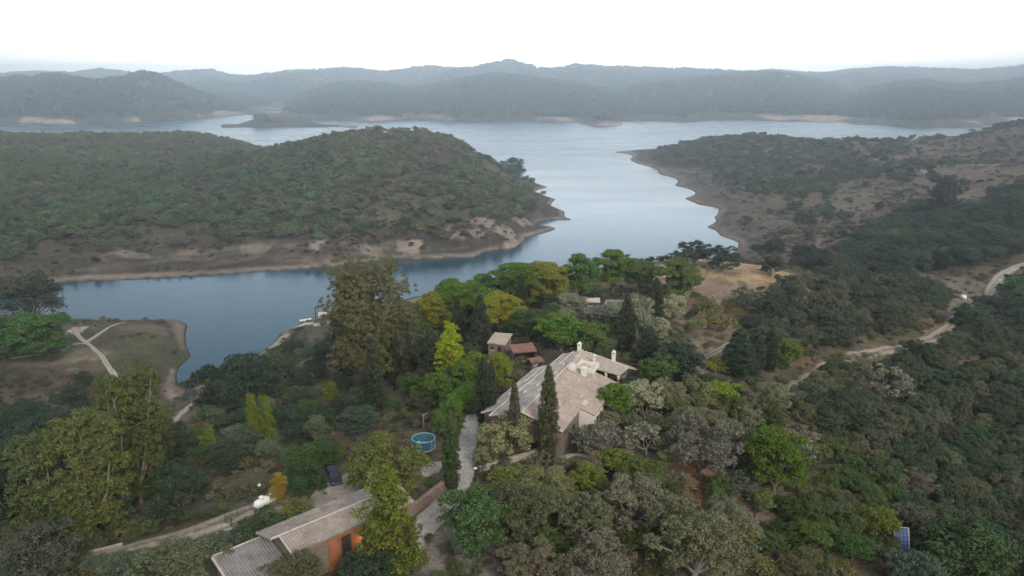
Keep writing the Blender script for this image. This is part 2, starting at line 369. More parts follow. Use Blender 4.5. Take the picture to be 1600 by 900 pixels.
# ------------------------------------------------------------------ the ground as one sheet to the horizon
# tone patches: place measured at a pixel, radii in pixels, colour, strength, herbs
TONES = [
 (1140,425,125,22,(0.34,0.25,0.155),1.0), (1235,440,50,9,(0.34,0.24,0.15),0.9),(950,430,90,22,(0.25,0.19,0.14),0.7),
 (1120,480,90,45,(0.21,0.155,0.125),0.9),(1090,560,70,28,(0.23,0.18,0.15),0.8),(1180,470,60,22,(0.19,0.14,0.11),0.6),
 (1110,745,75,42,(0.20,0.105,0.07),0.9),(1160,790,45,60,(0.15,0.12,0.10),0.8),(1040,880,120,40,(0.12,0.075,0.058),0.7),
 (710,870,85,52,(0.20,0.18,0.165),1.0),(900,860,90,40,(0.13,0.10,0.08),0.6),(1250,760,60,28,(0.11,0.08,0.06),0.6),
 (1280,590,30,25,(0.17,0.09,0.06),0.6),(1450,505,60,30,(0.15,0.10,0.075),0.7),(1480,450,120,32,(0.16,0.135,0.11),0.8),
 (480,690,40,35,(0.15,0.11,0.09),0.8),(450,570,60,30,(0.20,0.16,0.13),0.7),(530,550,40,26,(0.21,0.17,0.14),0.7),(640,545,50,60,(0.17,0.14,0.115),0.7),
 (60,600,120,55,(0.085,0.062,0.05),0.9),(150,540,110,40,(0.066,0.062,0.040),0.9),(225,560,50,35,(0.060,0.060,0.036),0.8),(235,512,50,9,(0.15,0.125,0.10),0.6),
 (110,560,55,20,(0.22,0.18,0.14),0.5),(118,516,13,10,(0.36,0.32,0.29),0.9),
 (640,205,90,12,(0.16,0.12,0.085),0.7),(380,225,70,16,(0.17,0.125,0.10),0.8),(120,290,60,8,(0.24,0.20,0.15),0.7),
 (1400,300,260,90,(0.115,0.097,0.078),0.9),(1350,250,120,30,(0.135,0.11,0.088),0.8),(1520,230,140,35,(0.10,0.08,0.07),0.8),
 (1250,380,120,30,(0.135,0.105,0.085),0.8),(1420,270,50,10,(0.16,0.13,0.105),0.6),
 (498,376,15,8,(0.36,0.29,0.25),0.55),(712,357,12,5,(0.36,0.28,0.24),0.55),(640,384,22,4,(0.33,0.27,0.23),0.55),(770,350,34,3.5,(0.34,0.27,0.23),0.55),(806,338,22,3,(0.32,0.25,0.21),0.55),(798,372,9,8,(0.34,0.27,0.24),0.55),(744,362,16,3,(0.33,0.26,0.22),0.55),
 (580,392,24,4,(0.26,0.21,0.18),0.6),(400,388,20,3,(0.24,0.20,0.16),0.6),(290,396,26,3,(0.20,0.165,0.13),0.6),(210,398,34,3,(0.18,0.15,0.12),0.6),
 (470,508,30,8,(0.42,0.42,0.38),1.0),(505,505,14,6,(0.42,0.38,0.3),0.8),(440,530,16,14,(0.30,0.33,0.24),0.7),
]
def tone_field(x, y, z):
    n1 = fbm(x, y, 60, 4, 201); n2 = fbm(x, y, 14, 4, 203); n3 = fbm(x, y, 5, 3, 207)
    col = np.empty(x.shape + (3,)); herb = np.full(x.shape, 0.8)
    near = np.array((0.085, 0.074, 0.052)); heath = np.array((0.078, 0.066, 0.048)); farc = np.array((0.050, 0.058, 0.042))
    f = sstep(230, 420, y)[..., None]; g = sstep(1000, 1300, y)[..., None]
    col[:] = (near * (1 - f) + heath * f) * (1 - g) + farc * g
    col *= (1 + 0.25 * n1 + 0.25 * n2)[..., None]
    # eroded band between high and low water
    amp = 9.0 + 3.5 * n1 + 1.5 * n2
    amp = np.where(y < 330, 2.2 + n2, amp); amp = np.where((x > 60) & (y > 380) & (y < 1100), amp * 0.7, amp)
    amp = np.where(y > 1100, 9 + 6 * n1, amp)
    bank = (1 - sstep(amp * 0.75, amp + 0.8, z)) * (z < 30)
    streak = sstep(0.15, 0.42, fbm(x * 0.35, z * 9 + 0.02 * y, 9, 3, 211) + 0.35 * n1)
    ring = 0.5 + 0.5 * np.sin(z * 5.2 + 3.0 * n1 + 1.5 * n2); gully = sstep(0.05, 0.5, np.abs(fbm(x, y, 16, 4, 231)))
    bc = np.array((0.054, 0.046, 0.038)); bp_ = np.array((0.14, 0.115, 0.095))
    bcol = bc * (1 - streak * 0.45)[..., None] + bp_ * (streak * 0.45)[..., None]
    bcol = bcol * (0.72 + 0.34 * ring + 0.28 * gully)[..., None]
    rim = np.exp(-((z - 0.75) / 0.55) ** 2) * (y < 1100)
    bcol = bcol * (1 - 0.7 * rim)[..., None] + np.array((0.24, 0.20, 0.17)) * (0.7 * rim)[..., None]
    pale = sstep(0.0, 0.35, fbm(x, y, 90, 3, 223)) * (y > 1100)
    bcol = bcol * (1 - pale * 0.8)[..., None] + np.array((0.36, 0.29, 0.245)) * (pale * 0.8)[..., None]
    col = col * (1 - bank)[..., None] + bcol * bank[..., None]; herb = herb * (1 - 0.75 * bank)
    for px, py, rx, ry, c, st in TONES:
        h = hit(px, py); s = scale_at(h); dep = math.atan2(H - h.z, math.hypot(h.x, h.y))
        ax, ay = rx / s, min(ry / s / max(math.sin(dep), 0.06), 6 * rx / s + 30)
        sel = (np.abs(x - h.x) < ax * 2.2) & (np.abs(y - h.y) < ay * 2.2)
        if not sel.any(): continue
        r = np.sqrt(((x[sel] - h.x) / ax) ** 2 + ((y[sel] - h.y) / ay) ** 2) + 0.7 * n2[sel] + 0.6 * n3[sel]
        w = (1 - sstep(0.75, 1.15, r)) * st
        col[sel] = col[sel] * (1 - w)[..., None] + (np.array(c) * (1 + 0.15 * n3[sel])[..., None]) * w[..., None]
        herb[sel] *= 1 - 0.7 * w
    wet = (z < 0.22)
    col = np.where(wet[..., None], np.array((0.045, 0.04, 0.035)), col)
    return np.clip(col, 0.01, 0.6), np.clip(herb, 0, 1)

def build_terrain():
    nr, nc = 800, 900
    rr = np.concatenate([np.linspace(-160, 62, 40)[:-1], np.geomspace(62, 5600, nr)])
    t = np.linspace(-1, 1, nc); tt = 0.82 * t + 0.55 * t ** 7       # finer across the view, coarser at the sides
    Y = np.repeat(rr[:, None], nc, 1); X = tt[None, :] * np.maximum(Y, 160.0) * (1.0 + 0 * Y)
    Z = ground(X, Y)
    Z = np.where(Y > 5000, Z * (1 - sstep(5000, 5600, Y)) - 10 * sstep(5000, 5600, Y), Z)
    V = np.stack([X, Y, Z], -1).reshape(-1, 3)
    R = len(rr); i = np.arange(R - 1)[:, None] * nc + np.arange(nc - 1)[None, :]
    Fq = np.stack([i, i + 1, i + 1 + nc, i + nc], -1).reshape(-1, 4)
    me = mesh_np('terrain', V, Fq, True)
    col, herb = tone_field(X, Y, Z)
    ca = me.color_attributes.new('tone', 'FLOAT_COLOR', 'POINT')
    ca.data.foreach_set('color', np.concatenate([col, herb[..., None]], -1).astype(np.float32).reshape(-1))
    return tag(link('terrain', me, None, [ground_material()]), 'hilly ground around the reservoir', None, None, 'structure')
terrain = build_terrain()

def build_water():
    ys = np.concatenate([np.linspace(90, 1500, 40), np.geomspace(1550, 5600, 24)]); xs = np.linspace(-1, 1, 30)
    X = xs[None, :] * (np.maximum(ys, 700)[:, None]) * 1.0; Y = np.repeat(ys[:, None], 30, 1)
    V = np.stack([X, Y, np.zeros_like(X)], -1).reshape(-1, 3)
    i = np.arange(len(ys) - 1)[:, None] * 30 + np.arange(29)[None, :]
    me = mesh_np('water', V, np.stack([i, i + 1, i + 31, i + 30], -1).reshape(-1, 4), True)
    return tag(link('water', me, None, [water_material()]), 'still grey-blue water of the reservoir', None, None, 'structure')
water = build_water()

def build_haze():
    me = bpy.data.meshes.new('haze')
    x0, x1, y0, y1, z0, z1 = -7600, 7600, -300, 5700, -60, 146
    v = [(x, y, z) for x in (x0, x1) for y in (y0, y1) for z in (z0, z1)]
    me.from_pydata(v, [], [(0, 1, 3, 2), (4, 6, 7, 5), (0, 4, 5, 1), (2, 3, 7, 6), (0, 2, 6, 4), (1, 5, 7, 3)]); me.update()
    m = bpy.data.materials.new('haze'); m.use_nodes = True; nt = m.node_tree; nt.nodes.clear()
    out = nt.nodes.new('ShaderNodeOutputMaterial'); v = nt.nodes.new('ShaderNodeVolumePrincipled')
    v.inputs['Color'].default_value = (0.84, 0.92, 1.0, 1); v.inputs['Density'].default_value = 0.00032; v.inputs['Anisotropy'].default_value = 0.8
    nt.links.new(v.outputs[0], out.inputs['Volume'])
    return tag(link('haze', me, None, [m]), 'thin evening haze over the lake and hills', None, None, 'stuff')
haze = build_haze()

# ------------------------------------------------------------------ plants: leaf clumps on limbs
def foliage_material(name, instanced=False):
    m = bpy.data.materials.new(name); m.use_nodes = True; nt = m.node_tree; nt.nodes.clear()
    out = nt.nodes.new('ShaderNodeOutputMaterial')
    if instanced:
        a = N(nt, 'ShaderNodeAttribute'); a.attribute_type = 'INSTANCER'; a.attribute_name = 'hue'; base = a.outputs['Color']
    else:
        a = N(nt, 'ShaderNodeObjectInfo'); base = a.outputs['Color']
    at = N(nt, 'ShaderNodeAttribute'); at.attribute_name = 'tint'
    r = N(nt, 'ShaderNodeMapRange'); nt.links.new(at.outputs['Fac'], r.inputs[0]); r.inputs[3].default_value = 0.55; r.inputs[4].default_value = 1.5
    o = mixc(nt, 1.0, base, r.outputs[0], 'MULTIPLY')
    # some clumps are browner, some yellower
    at2 = N(nt, 'ShaderNodeAttribute'); at2.attribute_name = 'clump'
    hs = N(nt, 'ShaderNodeHueSaturation'); r2 = N(nt, 'ShaderNodeMapRange'); nt.links.new(at2.outputs['Fac'], r2.inputs[0])
    r2.inputs[3].default_value = 0.465; r2.inputs[4].default_value = 0.525; nt.links.new(r2.outputs[0], hs.inputs['Hue'])
    r3 = N(nt, 'ShaderNodeMapRange'); nt.links.new(at2.outputs['Fac'], r3.inputs[0]); r3.inputs[3].default_value = 1.25; r3.inputs[4].default_value = 0.8
    hs.inputs['Saturation'].default_value = 1.14; nt.links.new(r3.outputs[0], hs.inputs['Value']); nt.links.new(o, hs.inputs['Color'])
    d = N(nt, 'ShaderNodeBsdfPrincipled'); nt.links.new(hs.outputs[0], d.inputs['Base Color']); d.inputs['Roughness'].default_value = 0.65; d.inputs['Specular IOR Level'].default_value = 0.18
    tr = N(nt, 'ShaderNodeBsdfTranslucent'); nt.links.new(hs.outputs[0], tr.inputs[0])
    mx = N(nt, 'ShaderNodeMixShader'); mx.inputs[0].default_value = 0.22
    nt.links.new(d.outputs[0], mx.inputs[1]); nt.links.new(tr.outputs[0], mx.inputs[2]); nt.links.new(mx.outputs[0], out.inputs[0])
    return m
M_LEAF = foliage_material('leaves'); M_LEAF_FAR = foliage_material('woodland_leaves', True)
M_BARK = plain('bark', (0.15, 0.12, 0.095), 0.9, 0.35, 2.0)
M_PALE_BARK = plain('pale_bark', (0.34, 0.30, 0.27), 0.9, 0.3, 2.0)
M_EUC_BARK = plain('eucalyptus_bark', (0.24, 0.20, 0.165), 0.9, 0.35, 2.0)
M_LICHEN = plain('lichened_twigs', (0.20, 0.19, 0.165), 0.9, 0.3, 1.5)

def unit(v): return v / (np.linalg.norm(v, axis=-1, keepdims=True) + 1e-9)
def tubes(segs, sides=5):
    """segs: list of polylines [(point, radius), ...] -> quads"""
    V, Fq = [], []
    for pl in segs:
        base = len(V)
        for k, (p, r) in enumerate(pl):
            p = np.array(p, float)
            a = np.array(pl[min(k + 1, len(pl) - 1)][0], float) - np.array(pl[max(k - 1, 0)][0], float)
            a = a / (np.linalg.norm(a) + 1e-9)
            u = np.cross(a, (0.31, 0.95, 0.1)); u /= np.linalg.norm(u) + 1e-9; w = np.cross(a, u)
            for s in range(sides):
                t = 2 * math.pi * s / sides
                V.append(p + r * (math.cos(t) * u + math.sin(t) * w))
        for k in range(len(pl) - 1):
            for s in range(sides):
                Fq.append((base + k * sides + s, base + k * sides + (s + 1) % sides, base + (k + 1) * sides + (s + 1) % sides, base + (k + 1) * sides + s))
    return np.array(V), np.array(Fq, int)

class Leaves:
    def __init__(s, seed): s.r = np.random.default_rng(seed); s.c = []; s.n = []; s.sz = []; s.t = []; s.k = []; s.el = []
    def clump(s, c, R, n, size, flat=0.8, up=0.1, jitter=0.9, tint=None, elong=1.5, shell=0.45, hang=1.0):
        d = unit(s.r.normal(size=(n, 3))); d[:, 2] = np.where(d[:, 2] < -0.25, -d[:, 2] * 0.6, d[:, 2])
        rad = R * (shell + (1 - shell) * s.r.random((n, 1)) ** 0.6)
        p = np.array(c) + d * rad * np.array([1, 1, flat])
        s.c.append(p); s.n.append(unit((d + np.array([0, 0, up]) + jitter * s.r.normal(size=(n, 3)) * 0.7) * np.array([1, 1, hang])))
        s.sz.append(size * (0.65 + 0.7 * s.r.random(n))); t0 = s.r.random() if tint is None else tint
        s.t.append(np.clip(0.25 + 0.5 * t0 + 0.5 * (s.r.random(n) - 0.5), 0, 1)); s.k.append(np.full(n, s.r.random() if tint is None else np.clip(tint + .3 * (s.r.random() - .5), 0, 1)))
        s.el.append(np.full(n, elong))
    def build(s, name, mat):
        c = np.concatenate(s.c); n = np.concatenate(s.n); sz = np.concatenate(s.sz)[:, None]; t = np.concatenate(s.t); k = np.concatenate(s.k); el = np.concatenate(s.el)[:, None]
        a = unit(np.cross(n, s.r.normal(size=n.shape))); b = np.cross(n, a)
        V = np.stack([c - a * sz * 0.5 * el, c - b * sz * 0.5 + n * sz * 0.08, c + a * sz * 0.5 * el, c + b * sz * 0.5 + n * sz * 0.08], 1).reshape(-1, 3)
        Fq = np.arange(len(V)).reshape(-1, 4)
        me = mesh_np(name, V, Fq)
        for nm, arr in (('tint', t), ('clump', k)):
            at = me.attributes.new(nm, 'FLOAT', 'POINT'); at.data.foreach_set('value', np.repeat(arr, 4).astype(np.float32))
        me.materials.append(mat); return me

def limbs(r, H0, H1, spread, n, r0, wob=0.4, tips=None):
    """trunk to H0 then n limbs reaching tips"""
    seg = [[((0, 0, -0.6), r0 * 1.35), ((0, 0, 0.2), r0 * 1.1), ((wob * 0.3, 0, H0 * 0.5), r0 * 0.9), ((0, 0, H0), r0 * 0.8)]]
    for k in range(n):
        if tips is not None: tx, ty, tz = tips[k]
        else:
            a = 2 * math.pi * (k + r.random() * 0.6) / n; q = spread * (0.5 + 0.5 * r.random()); tx, ty, tz = q * math.cos(a), q * math.sin(a), H0 + (H1 - H0) * (0.4 + 0.6 * r.random())
        m1 = (tx * 0.35 + r.normal() * wob * 0.3, ty * 0.35 + r.normal() * wob * 0.3, H0 + (tz - H0) * 0.45)
        m2 = (tx * 0.72 + r.normal() * wob * 0.3, ty * 0.72 + r.normal() * wob * 0.3, H0 + (tz - H0) * 0.8)
        seg.append([((0, 0, H0 * 0.9), r0 * 0.55), (m1, r0 * 0.4), (m2, r0 * 0.24), ((tx, ty, tz), r0 * 0.09)])
    return seg

PROTO = {}
def add_proto(kind, crown, trunk_segs, bark, sides=5):
    tv, tf = tubes(trunk_segs, sides); tm = mesh_np(kind + '_trunk', tv, tf, True); tm.materials.append(bark)
    co = np.empty(len(crown.vertices) * 3, np.float32); crown.vertices.foreach_get('co', co); co = co.reshape(-1, 3)
    wd = (np.percentile(co[:, 0], 98.5) - np.percentile(co[:, 0], 1.5) + np.percentile(co[:, 1], 98.5) - np.percentile(co[:, 1], 1.5)) / 2
    PROTO.setdefault(kind, []).append(dict(crown=crown, trunk=tm, h=float(np.percentile(co[:, 2], 99.3)), w=float(wd)))

def round_tree(kind, seed, h=6.5, w=7.0, base=0.28, nl=13, nc=8, nleaf=34, leaf=0.26, clR=0.75, flat=0.8, bark=None, lobe=0.34, hollow=0.0, elong=1.5, gaps=0.0, tall=1.0, trunk_r=0.22, wild=0.12, hang=1.0, dome=0.95):
    L = Leaves(seed); r = L.r; cz0 = h * (base + (1 - base) * 0.52); rx = w / 2; rz = h * (1 - base) / 2
    tips = []
    for k in range(nl):
        dz = r.uniform(-0.85, 1.0); aa = r.random() * 6.283; d = np.array([math.cos(aa) * (1 - dz * dz) ** 0.5, math.sin(aa) * (1 - dz * dz) ** 0.5, dz]); q = (1 - lobe * 0.75) * (0.72 + 0.28 * r.random()) * (1 + wild * r.normal())
        
        if d[2] < 0:        # sides hang down almost to the foot of the crown
            f_ = 0.93 / max(math.hypot(d[0], d[1]), 0.3); f_ = min(f_, 1.9); d = np.array([d[0] * f_, d[1] * f_, d[2] * dome])
        c = np.array([d[0] * rx * q, d[1] * rx * q, cz0 + d[2] * rz * (q if d[2] > 0 else 0.93)]); tips.append(tuple(c))
        lr = rx * lobe * (0.75 + 0.5 * r.random()); lt = r.random()
        for j in range(nc):
            dd = unit(r.normal(size=3)); dd[2] = dd[2] if dd[2] > -0.3 else -dd[2]
            if r.random() < gaps: continue
            cc = c + dd * lr * np.array([1, 1, tall * 0.85]) * (0.6 + 0.45 * r.random())
            L.clump(cc, clR * (0.6 + 0.7 * r.random()), int(nleaf * (0.6 + 0.8 * r.random())), leaf, flat, tint=np.clip(lt * 0.6 + 0.4 * r.random(), 0, 1), elong=elong, hang=hang)
    for k in range(int(nl * 1.2)):     # inner foliage
        d = unit(r.normal(size=3)) * 0.45 * r.random() ** 0.4
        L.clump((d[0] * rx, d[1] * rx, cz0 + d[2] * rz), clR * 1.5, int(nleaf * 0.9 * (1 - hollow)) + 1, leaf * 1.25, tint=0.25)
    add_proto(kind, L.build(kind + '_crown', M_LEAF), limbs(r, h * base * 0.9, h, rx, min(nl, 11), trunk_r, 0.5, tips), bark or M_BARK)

def cypress_tree(seed, h=10, w=2.0):
    L = Leaves(seed); r = L.r
    for k in range(260):
        t = (k + r.random()) / 260; prof = (0.55 + 0.45 * min(1, t / 0.22)) * (1 - max(0, (t - 0.22) / 0.78) ** 1.7) ** 0.75
        a = r.random() * 6.28; q = w / 2 * prof * (0.62 + 0.3 * r.random())
        L.clump((q * math.cos(a), q * math.sin(a), 0.25 + t * (h - 0.5)), 0.24 * (0.6 + 0.6 * prof), 44, 0.09, flat=2.0, up=0.1, elong=1.9, jitter=0.5)
    for k in range(50):
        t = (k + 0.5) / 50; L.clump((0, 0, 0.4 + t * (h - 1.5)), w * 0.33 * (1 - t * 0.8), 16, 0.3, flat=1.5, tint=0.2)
    add_proto('cypress', L.build('cypress_crown', M_LEAF), [[((0, 0, -0.6), 0.2), ((0, 0, h * 0.5), 0.1), ((0, 0, h * 0.9), 0.03)]], M_BARK)

def umbrella_pine(seed, h=9, w=8, base=0.42):
    L = Leaves(seed); r = L.r; rx = w / 2; z0 = h * base; hz = h - z0; tips = []
    for k in range(95):
        a = r.random() * 6.283; u = r.random() ** 0.5; el = math.acos(u) if k % 4 else -0.15
        x, y = rx * math.cos(a) * (1 - u ** 2) ** 0.5, rx * math.sin(a) * (1 - u ** 2) ** 0.5
        z = z0 + hz * (0.12 + 0.80 * u) + 0.25 * r.normal()
        if k % 8 == 0: tips.append((x * 0.8, y * 0.8, z - 0.5))
        L.clump((x * 0.93, y * 0.93, z), 0.75 * (0.7 + 0.5 * r.random()), 90, 0.15, flat=0.8, up=0.4, elong=1.7, jitter=0.6)
    for k in range(26):
        a = r.random() * 6.283; q = rx * 0.75 * r.random() ** 0.5
        L.clump((q * math.cos(a), q * math.sin(a), z0 + hz * (0.15 + 0.35 * r.random())), 1.1, 34, 0.3, flat=0.5, tint=0.15)
    add_proto('stone_pine', L.build('pine_crown', M_LEAF), limbs(r, z0 * 0.95, h, rx, len(tips), 0.26, 0.3, tips), M_BARK)

def eucalyptus(kind, seed, h=20, w=10, base=0.14, nstem=4, leaf=0.17, nl=112, lean=0.5, rt=0.34):
    """tall full crown of several rising limbs with hanging leaf masses from low down to the top"""
    L = Leaves(seed); r = L.r; segs = []; rx = w / 2
    segs.append([((0, 0, -1), rt * 1.3), ((0.1, 0, h * base * 0.6), rt), ((0, 0.1, h * base), rt * 0.85)])
    for s in range(nstem):
        a = 2 * math.pi * s / nstem + r.random(); q = rx * (0.38 + 0.3 * r.random()) if s else 0.1
        top = np.array([q * math.cos(a), q * math.sin(a), h * (0.80 + 0.17 * r.random() - 0.10 * (s > nstem * 0.6))])
        m = np.array([top[0] * 0.6 + r.normal() * lean, top[1] * 0.6 + r.normal() * lean, h * (base + 0.25)])
        segs.append([((0, 0.1, h * base * 0.9), rt * 0.7), (tuple(m), rt * 0.5), (tuple((m + top) / 2 + r.normal(size=3) * 0.3), rt * 0.32), (tuple(top), 0.04)])
        k_n = nl // nstem
        for k in range(k_n):
            t = (k + r.random()) / k_n; zz = h * (base * 0.9 + (0.97 - base * 0.9) * t)
            f = (zz - m[2]) / (top[2] - m[2]); pb = m + (top - m) * min(max(f, 0), 1); pb[2] = min(zz, top[2])
            aa = r.random() * 6.283; prof = (math.sin(min(1, 0.16 + t * 0.84) * math.pi) ** 0.55) * 0.95 + 0.12
            out = rx * 0.5 * prof * (0.35 + 0.75 * r.random())
            tip = np.array([pb[0] + out * math.cos(aa), pb[1] + out * math.sin(aa), zz + 0.4 * r.random()])
            if k % 2 == 0: segs.append([(tuple(pb - np.array([0, 0, 0.6])), 0.07), (tuple((pb + tip) / 2), 0.045), (tuple(tip), 0.015)])
            lt = r.random()
            for j in range(6):
                cc = tip + r.normal(size=3) * np.array([1.0, 1.0, 1.0]) * rx * 0.12 - np.array([0, 0, 0.3])
                L.clump(cc, 0.6 * (0.6 + 0.8 * r.random()), 56, leaf, flat=1.25, up=0.1, hang=0.45, elong=2.1, tint=np.clip(lt * 0.6 + 0.4 * r.random(), 0, 1), shell=0.15)
    add_proto(kind, L.build(kind + '_crown', M_LEAF), segs, M_EUC_BARK, 6)

def poplar(seed, h=12, w=4.5):
    L = Leaves(seed); r = L.r; segs = [[((0, 0, -0.6), 0.25), ((0, 0, h * 0.5), 0.16), ((0, 0, h * 0.93), 0.04)]]
    for k in range(46):
        t = 0.10 + 0.9 * (k + r.random()) / 46; prof = math.sin(min(1, 0.2 + t * 0.86) * math.pi) ** 0.6
        a = r.random() * 6.283; q = w / 2 * prof * (0.5 + 0.45 * r.random()); z = t * h * 0.96; c = np.array([q * math.cos(a), q * math.sin(a), z]); lt = r.random()
        segs.append([((0, 0, z - q * 0.9), 0.06), (tuple(c * np.array([.6, .6, 1])), 0.04), (tuple(c), 0.015)])
        for j in range(4):
            L.clump(c + r.normal(size=3) * np.array([0.35, 0.35, 0.6]), 0.5 * (0.6 + 0.7 * r.random()), 50, 0.16, flat=1.5, up=0.1, hang=0.7, tint=np.clip(lt * .6 + .4 * r.random(), 0, 1))
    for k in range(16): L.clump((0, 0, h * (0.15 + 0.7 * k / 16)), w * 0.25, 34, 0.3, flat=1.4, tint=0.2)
    add_proto('poplar', L.build('poplar_crown', M_LEAF), segs, M_BARK)

def bare_tree(kind, seed, h=5.5, w=5.5, leafy=0.3):
    L = Leaves(seed); r = L.r; segs = []
    def grow(p, d, ln, rad, lv):
        p = np.array(p, float); pts = [(tuple(p), rad)]
        for i in range(3):
            d = unit(d + r.normal(size=3) * 0.24 + np.array([0, 0, 0.06])); p = p + d * ln / 3; pts.append((tuple(p), rad * (1 - 0.2 * (i + 1))))
        segs.append(pts)
        if lv == 0:
            if r.random() < leafy: L.clump(p, 0.5, 26, 0.2, tint=r.random())
            return
        for k in range(3 if lv > 1 else 4):
            dd = unit(d + r.normal(size=3) * 0.75); dd[2] = max(dd[2], -0.1)
            grow(p if k else pts[2][0], dd, ln * 0.68, rad * 0.5, lv - 1)
    grow((0, 0, -0.3), np.array([0.05, 0, 1.0]), h * 0.3, 0.2, 0) ; segs.clear(); L.c.clear(); L.n.clear(); L.sz.clear(); L.t.clear(); L.k.clear(); L.el.clear()
    segs.append([((0, 0, -0.5), 0.26), ((0.1, 0, h * 0.2), 0.2)])
    for k in range(5):
        a = 2 * math.pi * k / 5 + r.random(); grow((0.1, 0, h * 0.2), unit(np.array([math.cos(a), math.sin(a), 0.9])), h * 0.36, 0.11, 3)
    L.clump((0, 0, h * 0.55), 0.4, 20, 0.2, tint=0.4)
    add_proto(kind, L.build(kind + '_crown', M_LEAF), segs, M_LICHEN, 3)
    ph = PROTO[kind][-1]; ph['h'] = h; ph['w'] = w

def bush(kind, seed, h=1.6, w=2.4, n=16, leaf=0.12, nleaf=60):
    L = Leaves(seed); r = L.r; segs = []
    for k in range(n):
        a = r.random() * 6.283; q = w / 2 * 0.72 * r.random() ** 0.5; z = h * (0.35 + 0.4 * r.random() * (1 - (q / (w / 2)) ** 2)); c = (q * math.cos(a), q * math.sin(a), z)
        if k % 3 == 0: segs.append([((0, 0, -0.2), 0.05), ((c[0] * .6, c[1] * .6, z * .5), 0.03), (c, 0.01)])
        L.clump(c, w * 0.2 * (0.7 + 0.6 * r.random()), nleaf, leaf, flat=0.85, tint=r.random())
    add_proto(kind, L.build(kind + '_crown', M_LEAF), segs, M_BARK, 4)

for sd in range(5): round_tree('holm_oak', 20 + sd, h=6.4, w=7.0, nl=22, nc=13, nleaf=44, leaf=0.145, clR=0.5, base=0.06, flat=0.95, lobe=0.28, wild=0.14)
for sd in range(4): round_tree('cork_oak', 40 + sd, h=7.2, w=8.0, nl=36, nc=12, nleaf=44, leaf=0.13, clR=0.42, base=0.12, flat=1.0, lobe=0.24, hollow=0.3, gaps=0.1, tall=1.2, bark=M_LICHEN, wild=0.22, trunk_r=0.3)
for sd in range(3): round_tree('olive_tree', 60 + sd, h=5.2, w=6.0, nl=16, nc=12, nleaf=46, leaf=0.13, clR=0.48, base=0.10, lobe=0.36, elong=2.0, tall=1.15)
for sd in range(3): round_tree('garden_tree', 70 + sd, h=6.2, w=5.6, nl=20, nc=13, nleaf=46, leaf=0.145, clR=0.48, flat=0.95, base=0.08, lobe=0.34, wild=0.15, tall=1.15)
for sd in range(2): round_tree('pepper_tree', 80 + sd, h=9, w=9.5, nl=34, nc=11, nleaf=52, leaf=0.17, clR=0.62, flat=1.2, base=0.06, lobe=0.24, elong=1.9, tall=1.4, hang=0.5)
for sd in range(3): cypress_tree(90 + sd)
for sd in range(4): round_tree('garden_pine', 104 + sd, h=8.2, w=6.6, nl=60, nc=12, nleaf=44, leaf=0.135, clR=0.46, base=0.14, flat=1.0, lobe=0.18, wild=0.03, tall=1.0, trunk_r=0.24, dome=0.95)
for sd in range(3): eucalyptus('eucalyptus', 110 + sd, nstem=4 + sd)
eucalyptus('great_eucalyptus', 120, h=30, w=20, base=0.26, nstem=7, leaf=0.17, nl=350, rt=0.42)
for sd in range(3): poplar(130 + sd)
for sd in range(3): bare_tree('bare_oak', 140 + sd)
for sd in range(4): bush('shrub', 150 + sd, h=2.0, w=2.8)
for sd in range(3): bush('low_shrub', 160 + sd, h=0.9, w=1.6, n=8, nleaf=22, leaf=0.17)
for sd in range(3): round_tree('far_oak', 170 + sd, h=6.0, w=6.5, nl=10, nc=6, nleaf=12, leaf=0.5, clR=0.8, base=0.02, flat=1.0)
for sd in range(3): round_tree('distant_oak', 180 + sd, h=6, w=8, nl=7, nc=2, nleaf=7, leaf=1.7, clR=1.4, base=0.05)

PLACED = []      # (x, y, radius) of everything planted or built
KIND_NAME = {'great_eucalyptus': 'eucalyptus', 'garden_pine': 'stone_pine', 'far_oak': 'holm_oak'}
CATEGORY = {'shrub': 'shrub', 'low_shrub': 'shrub'}
def plant(kind, loc, h, w, col, label=None, group=None, rz=None, variant=None, parts=True):
    pr = PROTO[kind][(variant if variant is not None else random.randrange(99)) % len(PROTO[kind])]
    sx = w / pr['w']; sz = h / pr['h']; rz = random.uniform(0, 6.28) if rz is None else rz
    nm = KIND_NAME.get(kind, kind)
    e = empty(nm, loc, rz, label, CATEGORY.get(kind, 'tree'), group, (sx, sx * random.uniform(0.92, 1.08), sz))
    j = random.uniform(0.88, 1.14)
    for part in ('crown', 'trunk'):
        o = bpy.data.objects.new(part, pr[part]); COL.objects.link(o); o.parent = e
        if part == 'crown': o.color = (col[0] * j, col[1] * j * random.uniform(0.97, 1.03), col[2] * j, 1)
    PLACED.append((loc[0], loc[1], w / 2))
    return e
def plant_px(kind, px, base_py, hpx, wpx, col, label, group=None, variant=None, sink=0.0):
    p = hit(px, base_py); s = scale_at(p); dep = math.atan2(H - p.z, math.hypot(p.x, p.y))
    w = wpx / s; h = max((hpx / s - 0.35 * w * math.sin(dep)) / math.cos(dep), 0.5 * hpx / s)
    least = {'shrub': 0.55, 'low_shrub': 0.5, 'cypress': 1.5, 'stone_pine': 0.95, 'garden_pine': 1.12}.get(kind, 0.82) * w
    if h < least:      # a crown that hides its own foot: its foot is nearer than its lowest visible leaves
        p = hit(px, base_py + (least - h) * s * math.cos(dep) * 0.9); h = least
    p = Vector((p.x, p.y, p.z - sink))
    e = plant(kind, p, h, w, col, label, group, None, variant); e['px'] = (px, base_py)
    return e

